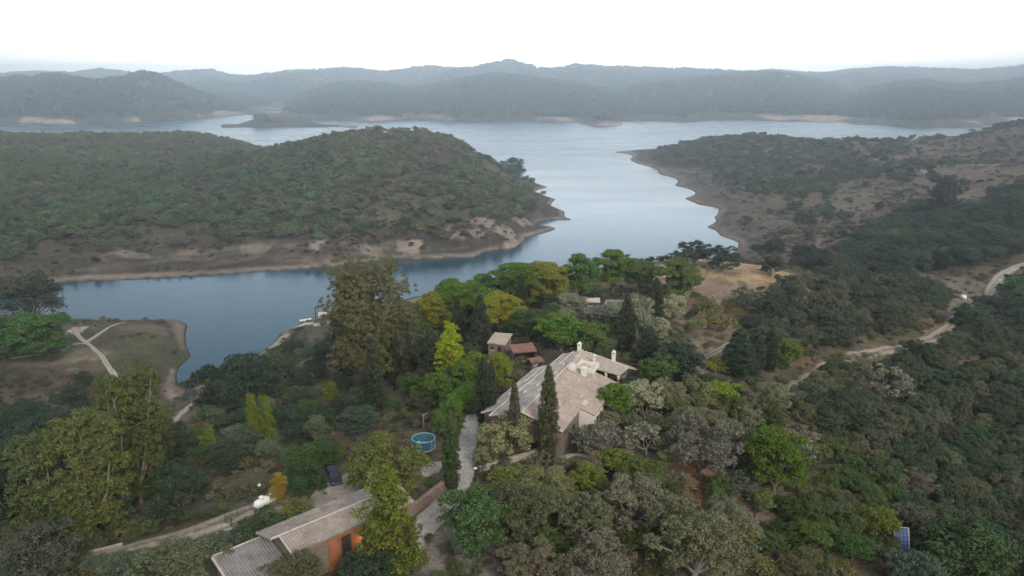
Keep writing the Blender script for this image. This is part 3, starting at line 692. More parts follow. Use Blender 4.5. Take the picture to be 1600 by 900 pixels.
# ------------------------------------------------------------------ small mesh builder
class MB:
    def __init__(s): s.v = []; s.f = []
    def add(s, v, f):
        b = len(s.v); s.v += [tuple(p) for p in v]; s.f += [tuple(i + b for i in q) for q in f]; return s
    def box(s, c, d, rz=0.0, tilt=None):
        x, y, z = d[0] / 2, d[1] / 2, d[2] / 2; R = Matrix.Rotation(rz, 3, 'Z')
        if tilt: R = R @ Matrix.Rotation(tilt, 3, 'X')
        v = [R @ Vector((a * x, b * y, e * z)) + Vector(c) for a in (-1, 1) for b in (-1, 1) for e in (-1, 1)]
        return s.add(v, [(0, 1, 3, 2), (4, 6, 7, 5), (0, 4, 5, 1), (2, 3, 7, 6), (0, 2, 6, 4), (1, 5, 7, 3)])
    def tube(s, pts, r, n=8, caps=True):
        rr = r if isinstance(r, (list, tuple)) else [r] * len(pts)
        v, f = tubes([list(zip(pts, rr))], n); s.add([tuple(q) for q in v], [tuple(int(i) for i in q) for q in f])
        if caps:
            b = len(s.v) - len(v); s.f.append(tuple(b + i for i in range(n))[::-1]); s.f.append(tuple(len(s.v) - n + i for i in range(n)))
        return s
    def prism(s, prof, x0, x1):
        """profile of (y,z) points run along x"""
        n = len(prof); v = [(x0, y, z) for y, z in prof] + [(x1, y, z) for y, z in prof]
        return s.add(v, [tuple(range(n))[::-1], tuple(range(n, 2 * n))] + [(i, (i + 1) % n, n + (i + 1) % n, n + i) for i in range(n)])
    def slab(s, q, t):
        q = [Vector(p) for p in q]; n = (q[1] - q[0]).cross(q[3] - q[0]).normalized()
        if n.z < 0: n = -n
        v = q + [p - n * t for p in q]; k = len(q)
        return s.add(v, [tuple(range(k)), tuple(range(k, 2 * k))[::-1]] + [(i, k + i, k + (i + 1) % k, (i + 1) % k) for i in range(k)])
    def tiles(s, q, wave=0.30, amp=0.055, rows=None):
        """rows of curved tiles on a sloping quad q = eave start, eave end, ridge end, ridge start"""
        q = [np.array(p, float) for p in q]; L = np.linalg.norm(q[1] - q[0]); D = np.linalg.norm(q[3] - q[0])
        nc = max(2, int(L / wave) * 6); nr = rows or max(2, int(D / 0.42)) * 2
        n = np.cross(q[1] - q[0], q[3] - q[0]); n /= np.linalg.norm(n); n = n if n[2] > 0 else -n
        b = len(s.v); rg = np.random.default_rng(int(L * 100) + int(D * 77)); col_j = rg.normal(size=nc // 6 + 2) * 0.012
        for j in range(nr + 1):
            fj = (j // 2 * 2 + (0.9 if j % 2 else 0)) / nr if j < nr else 1.0
            lift = 0.045 * (1 if j % 2 == 0 else 0)
            for i in range(nc + 1):
                u = i / nc; p = (q[0] * (1 - u) + q[1] * u) * (1 - fj) + (q[3] * (1 - u) + q[2] * u) * fj
                h = amp * abs(math.sin(math.pi * (i / 6))) ** 0.8 + lift + col_j[i // 6] + 0.05 * math.sin(u * 5 + fj * 3)
                s.v.append(tuple(p + n * h))
        for j in range(nr):
            for i in range(nc):
                a = b + j * (nc + 1) + i; s.f.append((a, a + 1, a + nc + 2, a + nc + 1))
        return s
    def build(s, name, mat, parent=None, smooth=False, bevel=0.0):
        me = bpy.data.meshes.new(name); me.from_pydata(s.v, [], s.f); me.update()
        if smooth:
            for p in me.polygons: p.use_smooth = True
        o = link(name, me, parent, [mat])
        if bevel:
            m = o.modifiers.new('edge', 'BEVEL'); m.width = bevel; m.segments = 2; m.limit_method = 'ANGLE'
        return o

M_TILE_PINK = plain('tile_pinkish', (0.36, 0.28, 0.25), 0.9, 0.4, 0.5, col2=(0.23, 0.205, 0.185), distort=1.5)
M_TILE_GREY = plain('tile_weathered_grey', (0.35, 0.32, 0.305), 0.9, 0.4, 0.45, col2=(0.19, 0.18, 0.18), distort=1.2)
M_TILE_BROWN = plain('tile_brown_grey', (0.36, 0.31, 0.27), 0.9, 0.28, 0.8, col2=(0.27, 0.245, 0.22), distort=0.8)
M_TILE_BARN = plain('tile_barn', (0.29, 0.245, 0.225), 0.9, 0.38, 0.6, col2=(0.16, 0.145, 0.135), distort=0.6)
M_TILE_BLUE = plain('tile_slate_grey', (0.20, 0.19, 0.195), 0.9, 0.35, 0.7, col2=(0.12, 0.12, 0.125))
M_RED_TILE = plain('tile_red', (0.22, 0.105, 0.085), 0.9, 0.4, 0.9, col2=(0.15, 0.09, 0.08))
M_LIME = plain('limewash', (0.64, 0.61, 0.57), 0.9, 0.14, 1.4)
M_MORTAR = plain('ridge_mortar', (0.50, 0.44, 0.41), 0.9, 0.2, 2.0)
M_STONE = plain('rubble_stone', (0.20, 0.16, 0.135), 0.95, 0.4, 2.2, bump=0.8)
M_DRYSTONE = plain('dry_stone', (0.36, 0.33, 0.29), 0.95, 0.4, 2.5, bump=1.0)
M_REDSTONE = plain('reddish_stone', (0.24, 0.175, 0.15), 0.95, 0.45, 2.5, bump=1.0)
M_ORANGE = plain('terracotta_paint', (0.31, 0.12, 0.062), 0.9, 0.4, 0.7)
M_DARK = plain('dark_wood', (0.035, 0.028, 0.024), 0.8, 0.3, 4.0)
M_WOOD = plain('weathered_wood', (0.30, 0.25, 0.20), 0.9, 0.3, 4.0)
M_GLASS = plain('window_glass', (0.02, 0.025, 0.03), 0.2, 0.1, 2.0, spec=0.3)
def track_mat(name, col, weeds, edge):
    m, nt, b = new_mat(name); tcn = N(nt, 'ShaderNodeTexCoord')
    at = N(nt, 'ShaderNodeAttribute'); at.attribute_name = 'across'; ab = N(nt, 'ShaderNodeMath', operation='ABSOLUTE'); nt.links.new(at.outputs['Fac'], ab.inputs[0])
    n1 = N(nt, 'ShaderNodeTexNoise', Scale=0.9, Detail=6.0, Roughness=0.7); nt.links.new(tcn.outputs['Object'], n1.inputs[0])
    r1 = N(nt, 'ShaderNodeMapRange'); nt.links.new(n1.outputs[0], r1.inputs[0]); r1.inputs[1].default_value = 0.3; r1.inputs[2].default_value = 0.7; r1.inputs[3].default_value = 0.72; r1.inputs[4].default_value = 1.22
    o = mixc(nt, 1.0, (*col, 1), r1.outputs[0], 'MULTIPLY')
    ad = N(nt, 'ShaderNodeMath', operation='ADD'); nt.links.new(ab.outputs[0], ad.inputs[0]); sc = N(nt, 'ShaderNodeMath', operation='MULTIPLY_ADD'); nt.links.new(n1.outputs[0], sc.inputs[0]); sc.inputs[1].default_value = 1.1; sc.inputs[2].default_value = -0.55; nt.links.new(sc.outputs[0], ad.inputs[1])
    r2 = N(nt, 'ShaderNodeMapRange'); nt.links.new(ad.outputs[0], r2.inputs[0]); r2.inputs[1].default_value = 0.30; r2.inputs[2].default_value = 0.08; r2.inputs[3].default_value = 0.0; r2.inputs[4].default_value = weeds
    o = mixc(nt, r2.outputs[0], o, (0.10, 0.095, 0.06, 1))
    r3 = N(nt, 'ShaderNodeMapRange'); nt.links.new(ad.outputs[0], r3.inputs[0]); r3.inputs[1].default_value = edge; r3.inputs[2].default_value = edge + 0.22
    o = mixc(nt, r3.outputs[0], o, (0.095, 0.083, 0.06, 1))
    nt.links.new(o, b.inputs['Base Color']); b.inputs['Roughness'].default_value = 0.95; b.inputs['Specular IOR Level'].default_value = 0.1
    bp = N(nt, 'ShaderNodeBump'); bp.inputs['Strength'].default_value = 0.5; bp.inputs['Distance'].default_value = 0.1; nt.links.new(n1.outputs[0], bp.inputs['Height']); nt.links.new(bp.outputs[0], b.inputs['Normal'])
    return m
M_DIRT = track_mat('dirt_road', (0.25, 0.215, 0.18), 0.75, 0.62)
M_CONCRETE = track_mat('driveway_concrete', (0.30, 0.29, 0.285), 0.15, 0.86)
M_GRAVEL = track_mat('yard_gravel', (0.27, 0.245, 0.225), 0.1, 0.75)
M_FARDIRT = track_mat('pale_track', (0.31, 0.28, 0.245), 0.35, 0.68)
M_METAL = plain('dark_metal', (0.05, 0.055, 0.055), 0.5, 0.2, 4.0, metal=0.4)
M_STEEL = plain('galvanised_steel', (0.45, 0.45, 0.44), 0.45, 0.15, 4.0, metal=0.6)
M_WHITE = plain('white_enamel', (0.62, 0.63, 0.64), 0.4, 0.08, 1.5, spec=0.4)
M_RUBBER = plain('rubber', (0.02, 0.02, 0.02), 0.9, 0.2, 5.0)
M_CAR = plain('dark_blue_car_paint', (0.012, 0.018, 0.045), 0.45, 0.08, 2.0, spec=0.18)
M_LAMPGLASS = plain('headlamp_glass', (0.6, 0.6, 0.62), 0.2, 0.05, 3.0, spec=0.7)

# ------------------------------------------------------------------ roads and paths: sheets laid on the ground
ROADPTS = []
def catmull(pts, step=0.8):
    pts = [np.array(p[:2], float) for p in pts]; out = []
    for i in range(len(pts) - 1):
        p0, p1, p2, p3 = pts[max(i - 1, 0)], pts[i], pts[i + 1], pts[min(i + 2, len(pts) - 1)]
        n = max(2, int(np.linalg.norm(p2 - p1) / step))
        for k in range(n):
            t = k / n; out.append(0.5 * ((2 * p1) + (-p0 + p2) * t + (2 * p0 - 5 * p1 + 4 * p2 - p3) * t * t + (-p0 + 3 * p1 - 3 * p2 + p3) * t ** 3))
    out.append(pts[-1]); return np.array(out)
def ribbon(name, pxs, width, mat, lift, label, ragged=0.25, step=0.8):
    c = catmull([hit(*p) for p in pxs], step); n = len(c)
    wv = np.interp(np.linspace(0, 1, n), np.linspace(0, 1, len(width)), width) if isinstance(width, (list, tuple)) else np.full(n, float(width))
    d = np.gradient(c, axis=0); d /= np.linalg.norm(d, axis=1, keepdims=True) + 1e-9; nn = np.stack([-d[:, 1], d[:, 0]], 1)
    m = 7; V = np.zeros((n, m, 3)); idx = np.arange(n)
    for j in range(m):
        t = j / (m - 1) * 2 - 1
        e = 1 + ragged * (fbm(idx * 0.9, idx * 0 + j * 0.01 + (7 if t > 0 else 0), 3.2, 3, 301)) * abs(t)
        q = c + nn * (wv / 2 * t * e)[:, None]; V[:, j, 0] = q[:, 0]; V[:, j, 1] = q[:, 1]
    V[:, :, 2] = ground(V[:, :, 0], V[:, :, 1]) + lift
    V[:, 0, 2] -= 0.12 ; V[:, m - 1, 2] -= 0.12
    i = np.arange(n - 1)[:, None] * m + np.arange(m - 1)[None, :]
    me = mesh_np(name, V.reshape(-1, 3), np.stack([i, i + 1, i + 1 + m, i + m], -1).reshape(-1, 4), True)
    at = me.attributes.new('across', 'FLOAT', 'POINT'); at.data.foreach_set('value', np.tile(np.linspace(-1, 1, m), n).astype(np.float32))
    for k in range(0, n, 2): ROADPTS.append((c[k, 0], c[k, 1], wv[k] / 2))
    return tag(link(name, me, None, [mat]), label, None, None, 'structure')
ribbon('driveway', [(739,648),(734,668),(729,695),(728,722),(721,748),(711,768),(697,786),(680,804),(662,822),(642,842),(624,860)], [2.8,3.2,3.4,3.4,3.6,4.0,4.6], M_CONCRETE, 0.12, 'grey concrete driveway between the cypress and the olive', 0.08)
ribbon('yard', [(722,742),(700,730),(678,730),(655,742)], [4,4.5,4,3], M_GRAVEL, 0.10, 'pale gravel apron beside the cypress', 0.25)
ribbon('car_park', [(612,742),(585,745),(560,752),(535,762),(505,778),(478,790)], [6,8,9,8,6,5], M_GRAVEL, 0.09, 'gravel parking place beside the barn', 0.2)
ribbon('track', [(520,772),(470,785),(430,790),(390,797),(352,812),(310,828),(262,842),(215,852),(165,866),(115,880),(60,893),(0,906)], [5,5,5.5,5.5,5,4.5,4,3.6,3.6,3.4], M_DIRT, 0.07, 'pale dirt track below the wooded slope', 0.35)
ribbon('lower_track', [(385,826),(362,832),(338,842),(300,856),(250,866),(200,872),(150,882)], [3.4,3.4,3,2.6,2.2,2], M_CONCRETE, 0.11, 'lower strip of the track beside the barn', 0.2)
ribbon('dirt_road', [(1225,622),(1243,606),(1260,596),(1276,586),(1292,574),(1320,562),(1350,553),(1382,548),(1412,544),(1440,535),(1462,526),(1480,514),(1490,500),(1503,487)], [2.8,3.4,3.8,3.4,3.2,3.2,3.6,3.2,3], M_DIRT, 0.10, 'dirt road climbing through the oaks', 0.35)
ribbon('village_road', [(1640,405),(1600,413),(1580,421),(1563,432),(1553,445),(1546,460),(1549,478),(1551,498)], [3,3.6,4.2,4.2,3.6,3.2,2.6], M_FARDIRT, 0.13, 'pale road bending down from the hillside', 0.2)
ribbon('parking_bay', [(1560,442),(1580,442),(1612,440)], [3,4,4], M_FARDIRT, 0.10, 'widened bay of the pale road', 0.2)
ribbon('footpath', [(116,512),(124,527),(142,541),(158,556),(170,574),(180,590),(172,606)], [2.2,1.9,1.5,1.8,2.2,1.8], M_FARDIRT, 0.12, 'sandy footpath down the lake spit', 0.4)
ribbon('footpath', [(196,503),(176,509),(160,518),(142,530),(128,538)], [1.0,1.4,1.6,1.6], M_FARDIRT, 0.10, 'sandy side path towards the lake edge', 0.4)
ribbon('footpath', [(126,536),(108,540),(96,548),(60,554),(15,560)], [2.2,2.2,2,1.6], M_DIRT, 0.08, 'dim path leading left from the bush', 0.5)
ribbon('footpath', [(1366,249),(1384,257),(1405,264),(1425,268),(1447,273)], [3.5,4,4,3], M_FARDIRT, 0.3, 'pale path on the right-hand hill', 0.3, 2.5)
ribbon('footpath', [(1150,533),(1132,542),(1115,552),(1101,559),(1092,570),(1072,577)], [1.6,2,2,2.2], M_DIRT, 0.12, 'terraced path above the garden', 0.3)
ribbon('shore_path', [(270,660),(285,645),(300,632),(316,622)], [1.5,2,2,1.5], M_FARDIRT, 0.12, 'pale shore path at the end of the inlet', 0.3)

# ------------------------------------------------------------------ the farmhouse
def win(parent, c, rz, w=0.9, h=1.1, depth=0.12, shutter=False):
    """a window: frame with panes and sill"""
    R = Matrix.Rotation(rz, 3, 'Z'); P_ = lambda x, y, z: R @ Vector((x, y, z)) + Vector(c)
    m = MB()
    for x, z, a, b in ((-w / 2, 0, 0.08, h), (w / 2, 0, 0.08, h), (0, h / 2, w + 0.08, 0.08), (0, -h / 2, w + 0.08, 0.08), (0, 0, 0.05, h - 0.1)):
        m.box(P_(x, 0, z), (a, depth, b), rz)
    f = m.build('window', M_DARK, parent)
    MB().box(P_(0, 0.03, 0), (w - 0.08, 0.03, h - 0.08), rz).build('pane', M_GLASS, f)
    MB().box(P_(0, -0.08, -h / 2 - 0.09), (w + 0.3, 0.22, 0.09), rz).build('sill', M_LIME, f)
    return f
def door(parent, c, rz, w=1.0, h=2.1, mat=None):
    R = Matrix.Rotation(rz, 3, 'Z'); P_ = lambda x, y, z: R @ Vector((x, y, z)) + Vector(c)
    m = MB().box(P_(0, 0, h / 2), (w, 0.08, h), rz)
    for k in (-0.25, 0.25): m.box(P_(k * w, -0.05, h / 2), (w * 0.4, 0.04, h * 0.85), rz)
    d = m.build('door', mat or M_DARK, parent)
    MB().box(P_(w * 0.38, -0.1, h * 0.48), (0.05, 0.08, 0.12), rz).build('handle', M_STEEL, d)
    return d
def chimney(parent, x, y, z, h, w=0.62, name='chimney'):
    m = MB().box((x, y, z + h * 0.36 - 0.4), (w, w, h * 0.72 + 0.8))
    m.box((x, y, z + h * 0.70), (w * 1.22, w * 1.22, h * 0.05))
    for sx in (-1, 1):
        for sy in (-1, 1): m.box((x + sx * w * 0.42, y + sy * w * 0.42, z + h * 0.78), (w * 0.16, w * 0.16, h * 0.14))
    m.box((x, y, z + h * 0.865), (w * 1.15, w * 1.15, h * 0.04))
    c = m.build(name, M_LIME, parent)
    q = w * 0.55; zt = z + h * 0.885
    MB().add([(x - q, y - q, zt), (x + q, y - q, zt), (x + q, y + q, zt), (x - q, y + q, zt), (x, y, zt + h * 0.22)], [(0, 1, 4), (1, 2, 4), (2, 3, 4), (3, 0, 4), (3, 2, 1, 0)]).build('cap', M_LIME, c)
    MB().box((x, y, z + h * 0.78), (w * 0.5, w * 0.5, h * 0.12)).build('flue', M_DARK, c)
    return c
HZ = 31.0
house = empty('farmhouse', (1.7, 116.2, HZ), math.atan2(0.922, 0.386), 'long tiled farmhouse with white chimneys on the hilltop among cypresses', 'house')
def hv(u, v, z): return (u, -v, z)
def roof(name, q, mat, parent, label=None, wave=0.36, amp=0.07):
    q = [hv(*p) for p in q]
    o = MB().tiles(q, wave, amp).slab([tuple(np.array(p) - np.array((0, 0, 0.02))) for p in q], 0.14).build(name, mat, parent)
    if label: o['label'] = label
    return o
roof('roof', [(-0.35,6.9,4.85),(9.0,6.9,4.95),(9.0,0,7.0),(-0.35,0,7.0)], M_TILE_PINK, house, 'pinkish mottled front slope of the roof')
roof('roof', [(9.02,9.3,4.2),(24.6,9.3,4.1),(24.6,0,7.0),(9.02,0,7.0)], M_TILE_PINK, house, 'pinkish mottled wide slope of the roof')
roof('roof', [(31.2,-3.9,5.7),(-0.35,-5.7,5.45),(-0.35,-0.03,7.0),(31.2,-0.03,7.0)], M_TILE_GREY, house, 'grey weathered slope behind the ridge')
roof('roof', [(25.2,-7.6,4.35),(2.6,-8.5,4.2),(2.6,-5.75,5.3),(25.2,-4.4,5.5)], M_TILE_GREY, house, 'lean-to roof along the far side')
roof('roof', [(24.62,3.4,6.0),(31.2,3.0,6.0),(31.2,0.02,7.0),(24.62,0.02,7.0)], M_TILE_BROWN, house)
ra, rb = np.array((31.2, 0.6, 6.75)), np.array((26.9, 10.3, 6.45)); pp = np.array((-0.915, -0.40, 0))
def pt(a, k, dz): q = a + pp * k; q[2] += dz; return tuple(q)
roof('roof', [pt(ra, 4.2, -1.15), pt(rb, 2.7, -0.75), tuple(rb), tuple(ra)], M_TILE_BROWN, house, 'brown-grey roof of the porch wing')
roof('roof', [tuple(rb), pt(rb, -2.6, -1.0), pt(ra, -2.8, -1.1), tuple(ra)][::-1], M_TILE_BROWN, house)
m = MB()
for a, b in (((-0.4,0,7.07),(24.0,0,7.07)), ((26.5,0,7.07),(31.3,0,7.07)), ((-0.4,-5.68,5.52),(31.2,-3.9,5.77)), ((-0.4,0,7.05),(-0.4,6.9,4.93)), ((17,-6.1,5.05),(25.2,-6.0,4.98)), ((31.3,0.6,6.82),(26.9,10.3,6.52)), ((2.6,-8.5,4.28),(2.6,-5.7,5.4)), ((23.5,-2.1,6.5),(31.2,-1.9,6.5)), ((9,-0.9,6.86),(19,-0.9,6.86))):
    m.tube([hv(*a), hv(*b)], 0.14, 6)
m.build('ridge_caps', M_MORTAR, house)
# walls
w = MB()
w.prism([(-6.5, -2.2), (-6.5, 4.8), (0, 6.75), (5.3, 5.35), (5.3, -2.2)][::-1], 0.1, 9.0)
w.prism([(-6.5, -2.2), (-6.5, 4.85), (0, 6.78), (4.9, 5.45), (4.9, -2.2)][::-1], 9.03, 24.4)
w.prism([(-2.9, -2.2), (-2.9, 5.9), (0, 6.75), (3.6, 5.7), (3.6, -2.2)][::-1], 24.43, 30.9)
w.build('wall', M_STONE, house)
w = MB().prism([(-9.0, -2.2), (-9.0, 4.1), (-6.55, 4.8), (-6.55, -2.2)][::-1], 9.06, 24.35)
wl_ = w.build('wall', M_LIME, house); wl_['label'] = 'white end wall under the wide roof slope'
w = MB().prism([(5.35, -2.2), (5.35, 5.1), (8.1, 4.15), (8.1, -2.2)][::-1], 3.0, 24.9); w.build('wall', M_STONE, house)
# porch wing: back wall, end wall, posts
w = MB()
for a, b in ((ra, rb),):
    a2, b2 = hv(*(a + np.array((-0.4, 0, 0)))), hv(*(b + np.array((-0.2, -0.4, 0))))
    dx = Vector(b2) - Vector(a2); w.box((Vector(a2) + Vector(b2)) / 2 - Vector((0, 0, 4.4)), (dx.length, 0.3, 7.6), math.atan2(dx.y, dx.x))
    e2 = hv(*pt(rb, 2.2, -0.6)); b3 = hv(*(rb + np.array((0, -0.3, 0)))); dx = Vector(e2) - Vector(b3)
    w.box((Vector(e2) + Vector(b3)) / 2 + Vector((0, 0.2, -5.0)), (dx.length * 0.5, 0.3, 8.0), math.atan2(dx.y, dx.x))
w.build('wall', M_STONE, house)
for t in (0.12, 0.42, 0.72, 0.97):
    m = MB(); a = np.array(pt(ra, 3.9, -1.25)) * (1 - t) + np.array(pt(rb, 2.4, -0.9)) * t
    m.box((a[0], -a[1], a[2] - 2.4), (0.35, 0.35, 4.8))
    m.box((a[0], -a[1], a[2] - 0.14), (0.5, 0.5, 0.2)); m.build('porch_post', M_LIME, house)
chimney(house, *hv(31.0, -0.6, 6.7), 1.95, 0.66)
chimney(house, *hv(29.9, 6.6, 6.2), 2.1, 0.6)
chimney(house, *hv(27.5, 3.5, 5.9), 2.0, 0.42)
# roof terrace: white parapet, vaulted hood, short stack
def ter(u, v, z): return hv(u, v, z)
m = MB()
m.box(ter(24.6, 1.6, 6.7), (3.0, 0.25, 1.0)); m.box(ter(26.0, 3.2, 6.4), (0.25, 3.4, 1.1)); m.box(ter(23.1, 3.0, 6.3), (0.25, 2.8, 0.9)); m.box(ter(24.5, 4.5, 6.05), (2.6, 0.22, 0.8))
m.build('parapet', M_LIME, house)
MB().box(ter(24.5, 3.0, 5.95), (2.7, 2.7, 0.25)).build('terrace_floor', M_MORTAR, house)
v, f = [], []
for i in range(9):
    t = math.pi * i / 8
    for x in (-1.25, 1.25): v.append((x, 1.0 * math.cos(t), 1.05 * math.sin(t)))
f = [(2 * i, 2 * i + 1, 2 * i + 3, 2 * i + 2) for i in range(8)] + [tuple(range(0, 18, 2)), tuple(range(1, 18, 2))[::-1]]
c = ter(22.2, 0.7, 6.6); MB().add([(a + c[0], b + c[1], e + c[2]) for a, b, e in v], f).build('vaulted_hood', M_MORTAR, house, True)
m = MB().box(ter(21.3, 3.4, 6.55), (0.85, 0.85, 1.7)).box(ter(21.3, 3.4, 7.45), (1.05, 1.05, 0.14)); m.build('chimney', M_LIME, house)
# front gable openings and small roof details
fr = -math.pi / 2
door(house, (0.05, -2.0, -0.3 + 0.4), fr, 1.1, 2.2)
win(house, (0.04, -4.6, 1.9), fr)
for x in (11.5, 16.0, 20.5): win(house, (x, -9.05, 2.4), 0)
win(house, (6.2, -6.55, 2.6), 0)
MB().slab([hv(10.5, 7.2, 4.98), hv(12.4, 7.2, 4.98), hv(12.4, 6.4, 5.22), hv(10.5, 6.4, 5.22)], 0.06).build('skylight', M_MORTAR, house)
for (u, v_, z) in ((17.5, 3.4, 6.05), (19.6, 4.6, 5.65), (12.5, 5.6, 5.4), (6.0, 2.4, 6.4), (14, -2, 6.55), (9, -3.6, 6.1), (4, -1.5, 6.7), (6.5, -4.2, 5.95), (12, -2.4, 6.45), (18, -3.2, 6.2), (22.5, -1.2, 6.8), (16, -6.4, 5.1), (10, -6.8, 4.9), (6, -7.2, 4.75)):
    MB().slab([hv(u, v_ + .25, z), hv(u + 1.3, v_ + .2, z), hv(u + 1.25, v_, z + .1), hv(u + .1, v_, z + .1)], 0.05).build('mortar_patch', M_MORTAR, house)
for k in range(12):
    for off in (-4, 0, 5): 
        q = house.location + Matrix.Rotation(house.rotation_euler.z, 3, 'Z') @ Vector((k * 2.8, off * -1.0, 0)); PLACED.append((q.x, q.y, 3.6))

# ------------------------------------------------------------------ the barn at the lower left
BZ = 31.6
barn = empty('barn', (-27.2, 82.1, BZ), math.atan2(0.676, 0.737), 'long low barn with ribbed tile roofs and a lit terracotta wall', 'barn')
def r_b(name, q, mat, label=None):
    q = [hv(u, v, z - BZ) for u, v, z in q]
    o = MB().tiles(q, 0.36, 0.12).slab([tuple(np.array(p) - np.array((0, 0, 0.02))) for p in q], 0.14).build(name, mat, barn)
    if label: o['label'] = label
    return o
r_b('roof', [(-0.1,3.1,36.55),(17.0,3.1,36.55),(17.0,0,37.5),(-0.1,0,37.5)], M_TILE_BARN, 'ribbed slope of the roof towards the terracotta wall')
r_b('roof', [(17.0,-4.1,36.45),(-1.4,-4.1,36.45),(-1.4,-0.03,37.5),(17.0,-0.03,37.5)], M_TILE_BARN, 'flatter slope of the roof towards the yard')
r_b('roof', [(-7.0,5.2,34.0),(-0.32,5.2,34.0),(-0.32,-3.3,36.1),(-7.0,-3.3,36.1)], M_TILE_BLUE, 'slate-grey ribbed roof of the lower end')
m = MB()
m.tube([hv(-1.4,0,37.58-BZ), hv(17.0,0,37.58-BZ)], 0.12, 6)
m.box(hv(-0.2, 1.6, 36.9-BZ), (0.3, 3.6, 0.1), 0, math.atan2(0.95, 3.1))
m.box(hv(-7.1, 1.0, 35.0-BZ), (0.3, 8.8, 0.22), 0, math.atan2(2.1, 8.5))
m.tube([hv(-7,-3.35,36.16-BZ), hv(-0.2,-3.35,36.16-BZ)], 0.13, 6)
m.build('ridge_caps', plain('barn_ridge_mortar', (0.42, 0.37, 0.35), 0.9, 0.25, 1.5), barn)
w = MB(); w.prism([(-2.7, -2.5), (-2.7, 36.4-BZ), (0, 37.3-BZ), (3.7, 36.35-BZ), (3.7, -2.5)][::-1], -0.05, 16.7)
w.prism([(-4.8, -2.5), (-4.8, 33.85-BZ), (2.9, 35.8-BZ), (2.9, -2.5)][::-1], -6.8, -0.1)
w.build('wall', M_STONE, barn)
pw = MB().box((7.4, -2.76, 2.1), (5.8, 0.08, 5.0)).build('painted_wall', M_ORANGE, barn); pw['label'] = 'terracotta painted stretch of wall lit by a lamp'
door(barn, (6.9, -2.86, 0.6), 0, 1.3, 3.6); win(barn, (9.9, -2.86, 2.4), 0); win(barn, (14.0, -2.76, 2.2), 0)
m = MB().box((9.0, -3.0, 3.55), (0.1, 0.35, 0.06)).tube([(9.0, -3.12, 3.5), (9.0, -3.12, 3.2)], [0.05, 0.14], 8); lampb = m.build('wall_lamp', M_METAL, barn)
mb_ = bpy.data.materials.new('lamp_glow'); mb_.use_nodes = True; nt = mb_.node_tree; nt.nodes.clear()
em = nt.nodes.new('ShaderNodeEmission'); em.inputs[0].default_value = (1, 0.62, 0.28, 1); em.inputs[1].default_value = 6; o_ = nt.nodes.new('ShaderNodeOutputMaterial'); nt.links.new(em.outputs[0], o_.inputs[0])
MB().box((9.0, -3.12, 3.2), (0.12, 0.12, 0.12)).build('bulb', mb_, lampb)
ld = bpy.data.lights.new('wall_lamp_light', 'POINT'); ld.energy = 60; ld.color = (1.0, 0.66, 0.32); ld.shadow_soft_size = 0.12
lo = bpy.data.objects.new('wall_lamp_light', ld); COL.objects.link(lo); lo.parent = barn; lo.location = (9.0, -3.75, 3.0)
for k in range(-3, 9):
    q = barn.location + Matrix.Rotation(barn.rotation_euler.z, 3, 'Z') @ Vector((k * 2.3, 0, 0)); PLACED.append((q.x, q.y, 5.0))

# ------------------------------------------------------------------ sheds, pool, pump house
def simple_shed(name, p, rz, L, D, hb, hf, rmat, wmat, label, cat, open_front=False, base=0.0):
    """monopitch shed: roof rises from front (-y) to back (+y)"""
    e = empty(name, p, rz, label, cat)
    q = [(-L/2-0.25, -D/2-0.3, hf), (L/2+0.25, -D/2-0.3, hf), (L/2+0.25, D/2+0.25, hb), (-L/2-0.25, D/2+0.25, hb)]
    MB().tiles(q, 0.3, 0.05).slab([(a, b, c - 0.02) for a, b, c in q], 0.12).build('roof', rmat, e)
    w = MB(); t = 0.2
    w.box((0, D/2 - t/2, hb/2 - 0.6), (L, t, hb + 0.9)); w.box((-L/2 + t/2, 0, hf/2 - 0.6), (t, D - 2*t - 0.01, hf + 0.9)); w.box((L/2 - t/2, 0, hf/2 - 0.6), (t, D - 2*t - 0.01, hf + 0.9))
    if not open_front: w.box((0, -D/2 + t/2, hf/2 - 0.6), (L, t, hf + 0.9))
    w.build('wall', wmat, e)
    if open_front:
        for sx in (-1, 0, 1): MB().box((sx * (L/2 - 0.12), -D/2 + 0.1, hf/2 - 0.5), (0.16, 0.16, hf + 0.8)).build('post', M_DARK, e)
    else: door(e, (L*0.2, -D/2 - 0.04, 0), 0, 0.9, min(1.9, hf - 0.3)); win(e, (-L*0.25, -D/2 - 0.04, 1.4), 0, 0.6, 0.6)
    PLACED.append((p[0], p[1], max(L, D) * 0.62)); return e
def drop(x, y, dz=0.0): return (x, y, gz(x, y) + dz)
p = W(781, 534, z=34.6); simple_shed('shed', drop(p[0], p[1]), math.radians(-18), 3.6, 4.6, 3.3, 2.5, M_TILE_BROWN, M_STONE, 'small stone shed with pale grey roof behind the bright green creeper', 'shed')
p = W(817, 551, z=34.6); simple_shed('open_shed', drop(p[0], p[1]), math.radians(14), 4.6, 3.2, 3.1, 2.6, M_RED_TILE, M_STONE, 'open-fronted shed under a dark red tiled roof beside the farmhouse', 'shed', True)
p = W(838, 569, z=33.4); simple_shed('kennel', drop(p[0], p[1]), math.radians(25), 2.4, 1.4, 1.9, 1.5, M_RED_TILE, M_STONE, 'low outhouse with a rounded rust-red roof between shed and farmhouse', 'outhouse')
p = hit(926, 482); simple_shed('pump_house', (p.x, p.y, p.z), math.radians(-4), 3.0, 2.2, 2.3, 2.0, M_MORTAR, M_STONE, 'tiny pump house with pale flat roof beside the pool', 'shed')
